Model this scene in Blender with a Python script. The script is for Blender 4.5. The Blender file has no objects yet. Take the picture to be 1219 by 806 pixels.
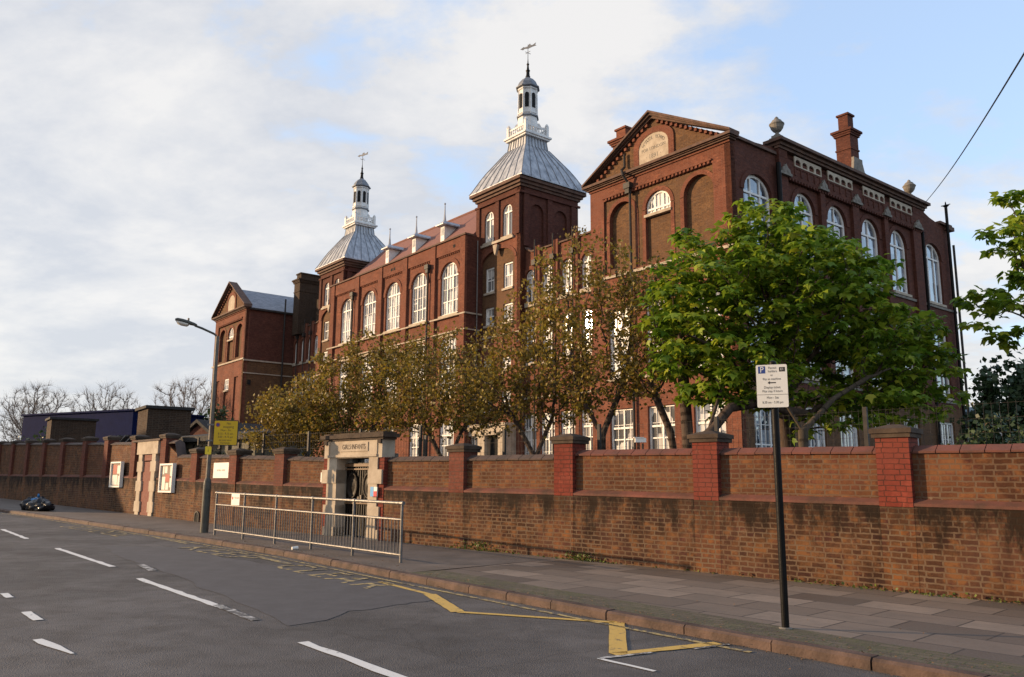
import bpy, bmesh, math, random
import numpy as np
from mathutils import Vector, Matrix
from mathutils.geometry import tessellate_polygon
random.seed(7); rng = np.random.default_rng(7)
R = math.radians
S = bpy.context.scene
COL = S.collection

# ---------------------------------------------------------------- camera
cam_d = bpy.data.cameras.new('camera'); cam = bpy.data.objects.new('camera', cam_d); COL.objects.link(cam)
pitch, roll = 0.1741, 0.00658
fw = Vector((0, math.cos(pitch), math.sin(pitch))); up0 = Vector((0, -math.sin(pitch), math.cos(pitch))); rt0 = Vector((1, 0, 0))
rt = rt0*math.cos(roll)+up0*math.sin(roll); upv = -rt0*math.sin(roll)+up0*math.cos(roll)
m = Matrix((rt, upv, -fw)).transposed().to_4x4(); m.translation = (0, 0, 1.5)
cam.matrix_world = m
cam_d.sensor_width = 36; cam_d.sensor_fit = 'HORIZONTAL'; cam_d.lens = 980.4/1219*36
cam_d.clip_start = 0.1; cam_d.clip_end = 3000
S.camera = cam
S.render.resolution_x = 1024; S.render.resolution_y = 677

# ---------------------------------------------------------------- light
SUN = Vector((-0.9717088, 0.12871285, 0.19802778)).normalized()
EL = math.asin(SUN.z); AZ = math.atan2(SUN.x, SUN.y)
ld = bpy.data.lights.new('sun', 'SUN'); ld.energy = 4.8; ld.angle = R(0.53); ld.color = (1.0, 0.69, 0.40)
lo = bpy.data.objects.new('sun', ld); COL.objects.link(lo)
lo.rotation_euler = SUN.to_track_quat('Z', 'Y').to_euler(); lo.location = (-60, 8, 40)
W = bpy.data.worlds.new('World'); S.world = W; W.use_nodes = True
nt = W.node_tree; N = nt.nodes; Lk = nt.links; N.clear()
def nd(t, **k):
    n = N.new(t)
    for a, b in k.items(): setattr(n, a, b)
    return n
sky = nd('ShaderNodeTexSky', sky_type='NISHITA', sun_disc=False, sun_elevation=EL, sun_rotation=AZ, altitude=30, air_density=1.0, dust_density=1.0, ozone_density=1.6)
tc = nd('ShaderNodeTexCoord')
sep = nd('ShaderNodeSeparateXYZ'); Lk.new(tc.outputs['Generated'], sep.inputs[0])
# project the view direction on a cloud layer: xy / (z + k)
zz = nd('ShaderNodeMath', operation='MAXIMUM'); Lk.new(sep.outputs[2], zz.inputs[0]); zz.inputs[1].default_value = 0.0
za = nd('ShaderNodeMath', operation='ADD'); Lk.new(zz.outputs[0], za.inputs[0]); za.inputs[1].default_value = 0.30
dx = nd('ShaderNodeMath', operation='DIVIDE'); Lk.new(sep.outputs[0], dx.inputs[0]); Lk.new(za.outputs[0], dx.inputs[1])
dy = nd('ShaderNodeMath', operation='DIVIDE'); Lk.new(sep.outputs[1], dy.inputs[0]); Lk.new(za.outputs[0], dy.inputs[1])
cmb = nd('ShaderNodeCombineXYZ'); Lk.new(dx.outputs[0], cmb.inputs[0]); Lk.new(dy.outputs[0], cmb.inputs[1])
mp = nd('ShaderNodeMapping'); Lk.new(cmb.outputs[0], mp.inputs[0]); mp.inputs['Rotation'].default_value = (0, 0, R(25)); mp.inputs['Scale'].default_value = (1.0, 1.25, 1); mp.inputs['Location'].default_value = (1.3, 0.4, 0)
n1 = nd('ShaderNodeTexNoise'); n1.inputs['Scale'].default_value = 1.9; n1.inputs['Detail'].default_value = 12; n1.inputs['Roughness'].default_value = 0.62; n1.inputs['Distortion'].default_value = 0.15
Lk.new(mp.outputs[0], n1.inputs['Vector'])
n2 = nd('ShaderNodeTexNoise'); n2.inputs['Scale'].default_value = 7.5; n2.inputs['Detail'].default_value = 7; n2.inputs['Roughness'].default_value = 0.55
Lk.new(mp.outputs[0], n2.inputs['Vector'])
mx = nd('ShaderNodeMath', operation='MULTIPLY_ADD'); Lk.new(n2.outputs[0], mx.inputs[0]); mx.inputs[1].default_value = 0.55; Lk.new(n1.outputs[0], mx.inputs[2])
# more cloud towards the west (left), clearer to the east and overhead
gr = nd('ShaderNodeMath', operation='MULTIPLY_ADD'); Lk.new(sep.outputs[0], gr.inputs[0]); gr.inputs[1].default_value = -0.30; Lk.new(mx.outputs[0], gr.inputs[2])
hz = nd('ShaderNodeMath', operation='MULTIPLY_ADD'); Lk.new(zz.outputs[0], hz.inputs[0]); hz.inputs[1].default_value = -0.50; Lk.new(gr.outputs[0], hz.inputs[2])
cr = nd('ShaderNodeValToRGB'); Lk.new(hz.outputs[0], cr.inputs[0])
cr.color_ramp.elements[0].position = 0.37; cr.color_ramp.elements[0].color = (0.05, 0.05, 0.05, 1)
cr.color_ramp.elements[1].position = 0.585; cr.color_ramp.elements[1].color = (0.93, 0.93, 0.93, 1)
# cloud colour: shaded grey-lilac to lit cream, from the same noise offset
cc = nd('ShaderNodeValToRGB'); Lk.new(n1.outputs[0], cc.inputs[0])
cc.color_ramp.elements[0].position = 0.42; cc.color_ramp.elements[0].color = (0.73, 0.75, 0.80, 1)
cc.color_ramp.elements[1].position = 0.60; cc.color_ramp.elements[1].color = (0.98, 0.955, 0.93, 1)
bg1 = nd('ShaderNodeBackground'); Lk.new(sky.outputs[0], bg1.inputs[0]); bg1.inputs[1].default_value = 0.15
bg2 = nd('ShaderNodeBackground'); Lk.new(cc.outputs[0], bg2.inputs[0]); bg2.inputs[1].default_value = 0.66
bg3 = nd('ShaderNodeBackground'); bg3.inputs[0].default_value = (0.36, 0.45, 0.62, 1); bg3.inputs[1].default_value = 0.62   # thin sunlit haze over the blue
ad = nd('ShaderNodeAddShader'); Lk.new(bg1.outputs[0], ad.inputs[0]); Lk.new(bg3.outputs[0], ad.inputs[1])
ms = nd('ShaderNodeMixShader'); Lk.new(cr.outputs[0], ms.inputs[0]); Lk.new(ad.outputs[0], ms.inputs[1]); Lk.new(bg2.outputs[0], ms.inputs[2])
wo = nd('ShaderNodeOutputWorld'); Lk.new(ms.outputs[0], wo.inputs[0])
vs = S.view_settings; vs.view_transform = 'Standard'; vs.look = 'None'; vs.gamma = 1; vs.exposure = 0.5; vs.use_curve_mapping = False

# ---------------------------------------------------------------- materials
class NT:
    def __init__(s, name):
        s.m = bpy.data.materials.new(name); s.m.use_nodes = True; s.t = s.m.node_tree; s.n = s.t.nodes; s.l = s.t.links
        s.b = s.n['Principled BSDF']; s.out = s.n['Material Output']
    def a(s, t, ins=None, **k):
        n = s.n.new(t)
        for x, y in k.items(): setattr(n, x, y)
        for x, y in (ins or {}).items():
            if hasattr(y, 'is_output') or isinstance(y, bpy.types.NodeSocket): s.l.new(y, n.inputs[x])
            else: n.inputs[x].default_value = y
        return n
    def set(s, **k):
        for x, y in k.items():
            i = s.b.inputs[x.replace('_', ' ')]
            if isinstance(y, bpy.types.NodeSocket): s.l.new(y, i)
            else: i.default_value = y
    def noise(s, vec, scale, detail=4, rough=0.55):
        return s.a('ShaderNodeTexNoise', {'Vector': vec, 'Scale': scale, 'Detail': detail, 'Roughness': rough}).outputs[0]
    def ramp(s, fac, stops):
        r = s.a('ShaderNodeValToRGB', {0: fac}); e = r.color_ramp.elements
        while len(e) < len(stops): e.new(0.5)
        for i, (p, c) in enumerate(stops):
            e[i].position = p; e[i].color = (c, c, c, 1) if isinstance(c, (int, float)) else (*c, 1)
        return r.outputs[0]
    def mix(s, fac, c1, c2, mode='MIX'):
        n = s.a('ShaderNodeMix', data_type='RGBA', blend_type=mode)
        for i, v in ((0, fac), (6, c1), (7, c2)):
            if isinstance(v, bpy.types.NodeSocket): s.l.new(v, n.inputs[i])
            elif isinstance(v, (int, float)): n.inputs[i].default_value = v
            else: n.inputs[i].default_value = (*v, 1)
        return n.outputs[2]
    def bump(s, h, strength=0.3, dist=0.01):
        b = s.a('ShaderNodeBump', {'Strength': strength, 'Distance': dist, 'Height': h}); s.l.new(b.outputs[0], s.b.inputs['Normal'])
    def uv(s): return s.a('ShaderNodeTexCoord').outputs['UV']
    def obj(s): return s.a('ShaderNodeTexCoord').outputs['Object']
def mathn(t, op, a, b): return t.a('ShaderNodeMath', {0: a, 1: b}, operation=op).outputs[0]

def brick(name, cols, mortar, stain=None, msize=0.012, bw=0.225, rh=0.075, var=0.9, rough=0.85, blotch=None, light=None, bumps=0.5, soot=0.35, warm=None):
    t = NT(name); uv = t.uv()
    wn = t.a('ShaderNodeTexNoise', {'Vector': uv, 'Scale': 9.0, 'Detail': 3.0}); wv_ = t.a('ShaderNodeVectorMath', {0: wn.outputs[1], 1: (0.5, 0.5, 0.5)}, operation='SUBTRACT')
    ws = t.a('ShaderNodeVectorMath', {0: wv_.outputs[0], 1: (0.035, 0.030, 0.0)}, operation='MULTIPLY'); uvb = t.a('ShaderNodeVectorMath', {0: uv, 1: ws.outputs[0]}, operation='ADD').outputs[0]
    br = t.a('ShaderNodeTexBrick', {'Vector': uvb, 'Color1': (0, 0, 0, 1), 'Color2': (1, 1, 1, 1), 'Mortar': (0.5, 0.5, 0.5, 1), 'Scale': 1.0, 'Mortar Size': msize, 'Mortar Smooth': 0.15, 'Bias': 0.0, 'Brick Width': bw, 'Row Height': rh})
    br.offset = 0.5; br.squash = 0.6; br.squash_frequency = 2
    mp_ = t.a('ShaderNodeMapping', {'Vector': uv, 'Scale': (1.0, 2.2, 1)})
    nz = t.noise(mp_.outputs[0], 3.0, 5); nf = t.noise(uv, 0.55, 4); ng = t.noise(uv, 38, 3)
    s1 = mathn(t, 'ADD', mathn(t, 'MULTIPLY', br.outputs[0], var*0.50), mathn(t, 'MULTIPLY', nz, 0.85))
    st = [(0.20+i*0.62/(len(cols)-1), c) for i, c in enumerate(cols)]
    col = t.ramp(s1, st)
    col = t.mix(t.ramp(ng, [(0.3, 0.0), (0.75, 0.35)]), col, tuple(x*0.55 for x in cols[0]))
    nk = t.noise(uv, 11, 5, 0.7); ns = t.noise(uv, 0.9, 8, 0.7); col = t.mix(t.ramp(ns, [(0.44, soot), (0.62, 0.0)]), col, tuple(x*0.5 for x in cols[0])); col = t.mix(t.ramp(nk, [(0.38, 0.62), (0.62, 0.0)]), col, tuple(x*0.45 for x in cols[1]))
    if blotch: col = t.mix(t.ramp(nf, [(0.46, 0.0), (0.68, 0.75)]), col, blotch)
    if warm: nw = t.noise(uv, 3.4, 6, 0.65); col = t.mix(mathn(t, 'MULTIPLY', t.ramp(nw, [(0.46, 0.0), (0.60, 0.85)]), t.ramp(br.outputs[0], [(0.35, 0.15), (0.6, 0.95)])), col, warm)
    mfac = mathn(t, 'MULTIPLY', br.outputs['Fac'], t.ramp(t.noise(uv, 2.6, 6, 0.7), [(0.38, 0.45), (0.60, 1.0)]))
    col = t.mix(mfac, col, mortar)
    if light: # pale efflorescence / lime
        nl = t.noise(uv, 2.3, 7, 0.7); col = t.mix(t.ramp(nl, [(0.62, 0.0), (0.76, light[1])]), col, light[0])
    if stain: # grime hanging below a ledge at v=0: (colour, depth, strength)
        sp = t.a('ShaderNodeSeparateXYZ', {0: uv}); 
        nv = t.noise(t.a('ShaderNodeMapping', {'Vector': uv, 'Scale': (1.0, 0.35, 1)}).outputs[0], 2.6, 9, 0.72)
        v = mathn(t, 'SUBTRACT', mathn(t, 'ADD', mathn(t, 'DIVIDE', sp.outputs[1], stain[1]), mathn(t, 'MULTIPLY', nv, 4.6)), 1.40)
        f = t.ramp(v, [(0.05, 0.0), (0.75, stain[2])])
        col = t.mix(f, col, stain[0])
    rr = t.ramp(nz, [(0.3, rough-0.12), (0.7, min(1, rough+0.08))])
    t.set(Base_Color=col, Roughness=rr); t.b.inputs['Specular IOR Level'].default_value = 0.12
    h = mathn(t, 'SUBTRACT', mathn(t, 'MULTIPLY', ng, 0.5), br.outputs['Fac'])
    t.bump(h, bumps, 0.008)
    return t.m
def plain(name, c1, c2, scale=3, rough=0.7, metallic=0, bump=0.15, uvs=False, spec=0.22, det=6):
    t = NT(name); v = t.uv() if uvs else t.obj()
    nz = t.noise(v, scale, det, 0.62); nf = t.noise(v, scale*9, 3)
    t.set(Base_Color=t.mix(t.ramp(nz, [(0.33, 0.0), (0.68, 1.0)]), c1, c2), Roughness=t.ramp(nf, [(0.3, max(0, rough-0.1)), (0.7, min(1, rough+0.08))]), Metallic=metallic)
    t.b.inputs['Specular IOR Level'].default_value = spec
    if bump: t.bump(nf, bump, 0.01)
    return t.m
M = {}
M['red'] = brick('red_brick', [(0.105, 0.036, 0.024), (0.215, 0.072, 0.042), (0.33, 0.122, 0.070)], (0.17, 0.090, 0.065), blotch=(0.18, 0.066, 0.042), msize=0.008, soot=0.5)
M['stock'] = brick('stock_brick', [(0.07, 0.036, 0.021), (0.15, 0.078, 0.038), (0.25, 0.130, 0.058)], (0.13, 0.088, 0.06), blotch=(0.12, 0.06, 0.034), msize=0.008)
M['tower_shade_red'] = brick('tower_and_shade_side_brick', [(0.070, 0.026, 0.019), (0.125, 0.044, 0.031), (0.19, 0.072, 0.048)], (0.085, 0.045, 0.034), msize=0.008)  # darker copy of the red brick, shadow-side tone put into the colour
M['wall_low'] = brick('old_wall_brick', [(0.030, 0.016, 0.012), (0.080, 0.034, 0.021), (0.14, 0.062, 0.031), (0.22, 0.104, 0.045), (0.12, 0.046, 0.034)], (0.125, 0.085, 0.055), stain=((0.014, 0.009, 0.006), 0.66, 0.92), blotch=(0.095, 0.042, 0.028), light=((0.27, 0.185, 0.12), 0.5), soot=0.85, warm=(0.175, 0.078, 0.030))
M['wall_up'] = brick('upper_wall_brick', [(0.038, 0.018, 0.013), (0.11, 0.041, 0.023), (0.18, 0.072, 0.032), (0.24, 0.105, 0.040), (0.15, 0.052, 0.035)], (0.115, 0.076, 0.05), blotch=(0.13, 0.050, 0.028), light=((0.40, 0.32, 0.23), 0.55), soot=0.75, warm=(0.185, 0.080, 0.032))
M['pier'] = brick('pier_red_brick', [(0.175, 0.034, 0.022), (0.25, 0.050, 0.032), (0.32, 0.082, 0.052)], (0.045, 0.020, 0.015), msize=0.007, var=0.7, blotch=(0.15, 0.042, 0.030), soot=0.6, light=((0.32, 0.16, 0.12), 0.4))
M['pier_old'] = brick('weathered_pier_brick', [(0.12, 0.035, 0.024), (0.18, 0.055, 0.036), (0.23, 0.085, 0.058)], (0.09, 0.05, 0.038), msize=0.008, var=0.7, blotch=(0.13, 0.055, 0.04))
M['pier_low'] = brick('lower_pier_brick', [(0.045, 0.020, 0.014), (0.10, 0.041, 0.024), (0.18, 0.078, 0.034), (0.26, 0.12, 0.048), (0.14, 0.053, 0.038)], (0.13, 0.09, 0.058), stain=((0.020, 0.013, 0.009), 0.5, 0.6), light=((0.27, 0.19, 0.13), 0.45), blotch=(0.12, 0.050, 0.03), soot=0.6, warm=(0.20, 0.080, 0.026))
M['stone'] = plain('pale_stone', (0.47, 0.40, 0.31), (0.31, 0.25, 0.185), 2.5, 0.8, bump=0.3)
M['grey_stone'] = plain('weathered_stone', (0.26, 0.235, 0.20), (0.12, 0.108, 0.092), 3.5, 0.85, bump=0.4)
M['dark_stone'] = plain('blackened_stone', (0.040, 0.028, 0.021), (0.085, 0.060, 0.042), 4, 0.85, bump=0.4)
M['coping'] = plain('tile_coping', (0.16, 0.058, 0.042), (0.085, 0.045, 0.035), 3, 0.75, bump=0.3)
M['coping_grey'] = plain('weathered_coping', (0.10, 0.068, 0.056), (0.055, 0.043, 0.037), 3, 0.8, bump=0.3)
M['ledge'] = plain('ledge_brick', (0.17, 0.062, 0.045), (0.065, 0.038, 0.027), 2.2, 0.8, bump=0.3)
M['white'] = plain('white_paint', (0.80, 0.78, 0.74), (0.68, 0.66, 0.62), 2, 0.5, bump=0.05)
M['lantern'] = plain('lantern_white_paint', (0.80, 0.79, 0.76), (0.55, 0.54, 0.52), 2.2, 0.55, bump=0.1)
M['lead'] = None
t = NT('lead_sheet'); v = t.obj(); nz = t.noise(t.a('ShaderNodeMapping', {'Vector': v, 'Scale': (1.6, 1.6, 0.35)}).outputs[0], 2.2, 7, 0.65)
t.set(Base_Color=t.ramp(nz, [(0.3, (0.15, 0.16, 0.175)), (0.52, (0.36, 0.37, 0.39)), (0.72, (0.52, 0.53, 0.54))]), Roughness=0.52, Metallic=0.25); t.bump(nz, 0.3, 0.02); M['lead'] = t.m
M['lead_dark'] = plain('dark_lead', (0.13, 0.14, 0.155), (0.24, 0.25, 0.27), 3, 0.55, 0.2)
t = NT('red_tile'); uv = t.uv()
br = t.a('ShaderNodeTexBrick', {'Vector': uv, 'Color1': (0.20, 0.075, 0.055, 1), 'Color2': (0.26, 0.10, 0.075, 1), 'Mortar': (0.11, 0.045, 0.035, 1), 'Scale': 1.0, 'Mortar Size': 0.012, 'Brick Width': 0.17, 'Row Height': 0.11})
t.set(Base_Color=t.mix(t.noise(uv, 1.1, 5), br.outputs[0], (0.17, 0.08, 0.06)), Roughness=0.8); t.bump(br.outputs['Fac'], -0.4 if False else 0.4, 0.01); M['tile'] = t.m
t = NT('slate'); uv = t.uv()
br = t.a('ShaderNodeTexBrick', {'Vector': uv, 'Color1': (0.10, 0.115, 0.145, 1), 'Color2': (0.17, 0.185, 0.22, 1), 'Mortar': (0.06, 0.065, 0.08, 1), 'Scale': 1.0, 'Mortar Size': 0.012, 'Brick Width': 0.3, 'Row Height': 0.2})
t.set(Base_Color=t.mix(t.ramp(t.noise(uv, 2.1, 5), [(0.4, 0.0), (0.7, 0.6)]), br.outputs[0], (0.24, 0.25, 0.28)), Roughness=0.5); t.bump(br.outputs['Fac'], 0.3, 0.01); M['slate'] = t.m
M['black'] = plain('black_paint', (0.005, 0.005, 0.005), (0.010, 0.009, 0.009), 6, 0.5, spec=0.12)
M['dark'] = plain('dark_iron', (0.025, 0.022, 0.02), (0.05, 0.042, 0.036), 6, 0.6)
M['galv'] = plain('galvanised_steel', (0.185, 0.175, 0.165), (0.10, 0.094, 0.086), 7, 0.5, 0.35, spec=0.5)
M['lampgrey'] = plain('grey_painted_steel', (0.16, 0.14, 0.115), (0.10, 0.085, 0.07), 5, 0.5, 0.2)
M['lampdark'] = plain('dark_grey_paint', (0.055, 0.055, 0.045), (0.09, 0.085, 0.07), 5, 0.55)
# glass: reflective pane; blinds, dim rooms and sky reflections put into the colour
def glass(name, c1, c2, c3, coat=1.0, crough=0.02):
    t = NT(name); uv = t.uv(); oi = t.a('ShaderNodeObjectInfo')
    ofs = t.a('ShaderNodeVectorMath', {0: uv, 1: oi.outputs['Location']}, operation='ADD')
    nz = t.a('ShaderNodeTexVoronoi', {'Vector': t.a('ShaderNodeMapping', {'Vector': uv, 'Scale': (1.9, 1.2, 1)}).outputs[0], 'Scale': 1.0}, distance='CHEBYCHEV').outputs['Color']
    sx = t.a('ShaderNodeSeparateColor', {0: nz})
    t.set(Base_Color=t.ramp(sx.outputs[0], [(0.25, c1), (0.5, c2), (0.75, c3)]), Roughness=0.025)
    t.b.inputs['IOR'].default_value = 1.52; t.b.inputs['Coat Weight'].default_value = coat; t.b.inputs['Coat Roughness'].default_value = crough; t.b.inputs['Coat IOR'].default_value = 1.9
    return t.m
M['glass'] = glass('window_glass', (0.10, 0.10, 0.10), (0.45, 0.43, 0.40), (0.70, 0.68, 0.64), crough=0.05)  # pale copy for the sunlit fronts, bright reflection put into the colour
M['glass_dark'] = glass('dim_window_glass', (0.035, 0.045, 0.06), (0.12, 0.14, 0.17), (0.28, 0.31, 0.35))  # darker blue-grey copy, shaded-side reflection put into the colour
M['void'] = plain('dark_interior', (0.01, 0.01, 0.01), (0.02, 0.02, 0.02), 2, 0.9, bump=0)
# road
t = NT('asphalt'); o = t.obj()
nb = t.noise(o, 0.35, 5, 0.6); nm = t.noise(o, 2.4, 6, 0.65); nf = t.noise(o, 60, 3, 0.7); vo = t.a('ShaderNodeTexVoronoi', {'Vector': o, 'Scale': 85.0})
c = t.ramp(nb, [(0.38, (0.056, 0.051, 0.049)), (0.60, (0.112, 0.103, 0.099))])
c = t.mix(t.ramp(nm, [(0.45, 0.0), (0.7, 0.5)]), c, (0.045, 0.041, 0.039))
c = t.mix(t.ramp(nf, [(0.55, 0.0), (0.72, 0.55)]), c, (0.17, 0.16, 0.15))
cr_ = t.a('ShaderNodeTexVoronoi', {'Vector': t.mix(0.25, o, t.a('ShaderNodeTexNoise', {'Vector': o, 'Scale': 1.2, 'Detail': 5.0}).outputs[1]), 'Scale': 0.55}, feature='DISTANCE_TO_EDGE').outputs[0]
c = t.mix(t.ramp(cr_, [(0.0, 0.35), (0.005, 0.0)]), c, (0.02, 0.018, 0.017))
t.set(Base_Color=c, Roughness=t.ramp(nm, [(0.3, 0.72), (0.7, 0.9)])); t.b.inputs['Specular IOR Level'].default_value = 0.3; t.bump(mathn(t, 'ADD', nf, vo.outputs[0]), 0.9, 0.008); M['asphalt'] = t.m
t = NT('patched_asphalt'); o = t.obj(); nm = t.noise(o, 3, 6, 0.65); nf = t.noise(o, 70, 3, 0.7)
c = t.mix(t.ramp(nf, [(0.55, 0.0), (0.75, 0.5)]), (0.052, 0.048, 0.050), (0.11, 0.10, 0.10)); c = t.mix(t.ramp(nm, [(0.4, 0.0), (0.7, 0.6)]), c, (0.085, 0.08, 0.083))
t.set(Base_Color=c, Roughness=0.8); t.bump(nf, 0.5, 0.006); M['patch'] = t.m
t = NT('paving'); uv = t.uv()
br = t.a('ShaderNodeTexBrick', {'Vector': uv, 'Color1': (0.075, 0.053, 0.038, 1), 'Color2': (0.235, 0.180, 0.138, 1), 'Mortar': (0.025, 0.019, 0.014, 1), 'Scale': 1.0, 'Mortar Size': 0.012, 'Mortar Smooth': 0.2, 'Brick Width': 0.9, 'Row Height': 0.6})
nm = t.noise(uv, 1.6, 7, 0.66); nf = t.noise(uv, 45, 3)
c = t.mix(t.ramp(nm, [(0.42, 0.0), (0.7, 0.6)]), br.outputs[0], (0.085, 0.068, 0.056)); c = t.mix(t.ramp(nf, [(0.5, 0.0), (0.8, 0.4)]), c, (0.20, 0.17, 0.14))
t.set(Base_Color=c, Roughness=t.ramp(nm, [(0.3, 0.6), (0.7, 0.85)])); t.bump(mathn(t, 'SUBTRACT', mathn(t, 'MULTIPLY', nf, 0.25), br.outputs['Fac']), 0.5, 0.01); M['paving'] = t.m
t = NT('mossy_paving'); uv = t.uv()
br = t.a('ShaderNodeTexBrick', {'Vector': uv, 'Color1': (0.06, 0.046, 0.034, 1), 'Color2': (0.11, 0.085, 0.06, 1), 'Mortar': (0.05, 0.055, 0.022, 1), 'Scale': 1.0, 'Mortar Size': 0.012, 'Mortar Smooth': 0.3, 'Brick Width': 0.2, 'Row Height': 0.11})
nm = t.noise(uv, 1.3, 7, 0.7); nf = t.noise(uv, 50, 3, 0.7)
c = t.mix(t.ramp(nm, [(0.46, 0.0), (0.66, 0.75)]), br.outputs[0], (0.075, 0.078, 0.026)); c = t.mix(t.ramp(nf, [(0.5, 0.0), (0.75, 0.5)]), c, (0.13, 0.09, 0.055))
t.set(Base_Color=c, Roughness=0.9); t.bump(mathn(t, 'SUBTRACT', nf, br.outputs['Fac']), 0.6, 0.012); M['mossy'] = t.m
M['footway'] = plain('footway_asphalt', (0.10, 0.082, 0.068), (0.16, 0.13, 0.11), 1.5, 0.85, bump=0.5)
M['kerb'] = plain('granite_kerb', (0.125, 0.080, 0.062), (0.050, 0.034, 0.027), 4, 0.75, bump=0.5)
def paint(name, col, wear):
    t = NT(name); o = t.obj(); nm = t.noise(o, 9, 7, 0.75); nf = t.noise(o, 80, 2)
    f = mathn(t, 'ADD', mathn(t, 'MULTIPLY', nm, 0.8), mathn(t, 'MULTIPLY', nf, 0.2))
    t.set(Base_Color=t.mix(t.ramp(f, [(wear, 0.0), (wear+0.06, 1.0)]), (0.065, 0.060, 0.057), col), Roughness=0.7); t.bump(nf, 0.3, 0.004)
    return t.m
M['yellow'] = paint('yellow_road_paint', (0.52, 0.33, 0.075), 0.38)
M['yellow_worn'] = paint('worn_yellow_paint', (0.40, 0.29, 0.11), 0.47)
M['roadwhite'] = paint('white_road_paint', (0.62, 0.60, 0.56), 0.36)
M['roadwhite_worn'] = paint('worn_white_paint', (0.45, 0.43, 0.40), 0.49)
M['yard'] = plain('yard_tarmac', (0.06, 0.055, 0.05), (0.09, 0.082, 0.075), 0.6, 0.9)
M['sign_white'] = plain('sign_white', (0.80, 0.77, 0.70), (0.74, 0.71, 0.64), 3, 0.4, bump=0)
M['sign_yellow'] = plain('sign_yellow', (0.62, 0.40, 0.02), (0.55, 0.34, 0.02), 3, 0.45, bump=0)
M['bright_yellow'] = plain('bright_yellow', (0.85, 0.62, 0.04), (0.78, 0.56, 0.04), 3, 0.45, bump=0)
M['ink'] = plain('sign_ink', (0.03, 0.025, 0.025), (0.05, 0.04, 0.04), 3, 0.6, bump=0)
M['greyink'] = plain('grey_ink', (0.20, 0.18, 0.17), (0.24, 0.22, 0.20), 3, 0.6, bump=0)
M['blue'] = plain('sign_blue', (0.03, 0.06, 0.22), (0.04, 0.07, 0.25), 3, 0.45, bump=0)
M['cyan'] = plain('sticker_blue', (0.08, 0.30, 0.60), (0.10, 0.34, 0.62), 3, 0.5, bump=0)
M['redpaint'] = plain('sticker_red', (0.55, 0.02, 0.04), (0.50, 0.03, 0.04), 3, 0.5, bump=0)
M['door_red'] = plain('bricked_up_door', (0.19, 0.062, 0.045), (0.15, 0.050, 0.036), 2, 0.75, bump=0.2)
M['gate'] = plain('black_gate_paint', (0.008, 0.006, 0.005), (0.022, 0.015, 0.010), 5, 0.5, spec=0.15)
M['gate_wood'] = plain('gate_varnished_rail', (0.20, 0.12, 0.06), (0.10, 0.055, 0.03), 5, 0.5)
M['container'] = plain('blue_cladding', (0.004, 0.009, 0.045), (0.006, 0.012, 0.058), 2, 0.9, spec=0.08)
M['dkbrick'] = brick('dark_block_brick', [(0.035, 0.022, 0.015), (0.06, 0.038, 0.024), (0.09, 0.055, 0.034)], (0.09, 0.07, 0.055), msize=0.008)
M['olive'] = plain('olive_cladding', (0.14, 0.13, 0.095), (0.10, 0.095, 0.07), 2, 0.7)
M['felt'] = plain('roofing_felt', (0.022, 0.021, 0.021), (0.04, 0.038, 0.036), 2, 0.8)
M['bag'] = plain('black_bin_bag', (0.012, 0.012, 0.014), (0.03, 0.03, 0.034), 5, 0.28, bump=0.6)
M['bag_grey'] = plain('grey_plastic', (0.42, 0.42, 0.40), (0.16, 0.16, 0.155), 5, 0.4, bump=0.5)
M['bag_blue'] = plain('blue_plastic', (0.015, 0.10, 0.28), (0.03, 0.20, 0.42), 4, 0.35, bump=0.5)
M['teal'] = plain('teal_roof', (0.05, 0.09, 0.10), (0.07, 0.11, 0.12), 2, 0.6)
M['paper'] = plain('paper_notice', (0.70, 0.66, 0.58), (0.60, 0.56, 0.50), 3, 0.6, bump=0)
M['paper_red'] = plain('red_notice', (0.38, 0.09, 0.06), (0.33, 0.08, 0.06), 3, 0.6, bump=0)
M['board'] = plain('notice_board_felt', (0.30, 0.24, 0.18), (0.24, 0.19, 0.15), 3, 0.8, bump=0)
def bark(name, c1, c2):
    t = NT(name); o = t.obj(); nz = t.noise(t.a('ShaderNodeMapping', {'Vector': o, 'Scale': (1, 1, 0.25)}).outputs[0], 14, 6, 0.7)
    t.set(Base_Color=t.ramp(nz, [(0.35, c1), (0.65, c2)]), Roughness=0.9); t.bump(nz, 0.7, 0.02); return t.m
M['bark'] = bark('bark', (0.035, 0.022, 0.015), (0.085, 0.055, 0.038))
M['bark_pale'] = bark('pale_bark', (0.035, 0.025, 0.016), (0.075, 0.055, 0.034))
M['twig'] = bark('grey_twig', (0.11, 0.085, 0.07), (0.17, 0.14, 0.115))
def leaf(name, stops, trans=0.35):
    t = NT(name); at = t.a('ShaderNodeAttribute', attribute_name='tint'); c = t.ramp(at.outputs['Fac'], stops)
    t.set(Base_Color=c, Roughness=0.5); t.b.inputs['Specular IOR Level'].default_value = 0.35
    tr = t.a('ShaderNodeBsdfTranslucent', {'Color': t.mix(0.5, c, (0.6, 0.55, 0.1), 'MULTIPLY') if False else c}); mxs = t.a('ShaderNodeMixShader', {0: trans, 1: t.b.outputs[0], 2: tr.outputs[0]})
    t.l.new(mxs.outputs[0], t.out.inputs[0]); return t.m
M['leaf_green'] = leaf('maple_leaf', [(0.0, (0.05, 0.115, 0.010)), (0.4, (0.15, 0.25, 0.020)), (0.75, (0.30, 0.37, 0.030)), (1.0, (0.46, 0.44, 0.04))], 0.45)
M['leaf_bronze'] = leaf('bronze_leaf', [(0.0, (0.06, 0.042, 0.012)), (0.35, (0.17, 0.115, 0.020)), (0.75, (0.28, 0.215, 0.028)), (1.0, (0.28, 0.14, 0.04))], 0.38)
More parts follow.
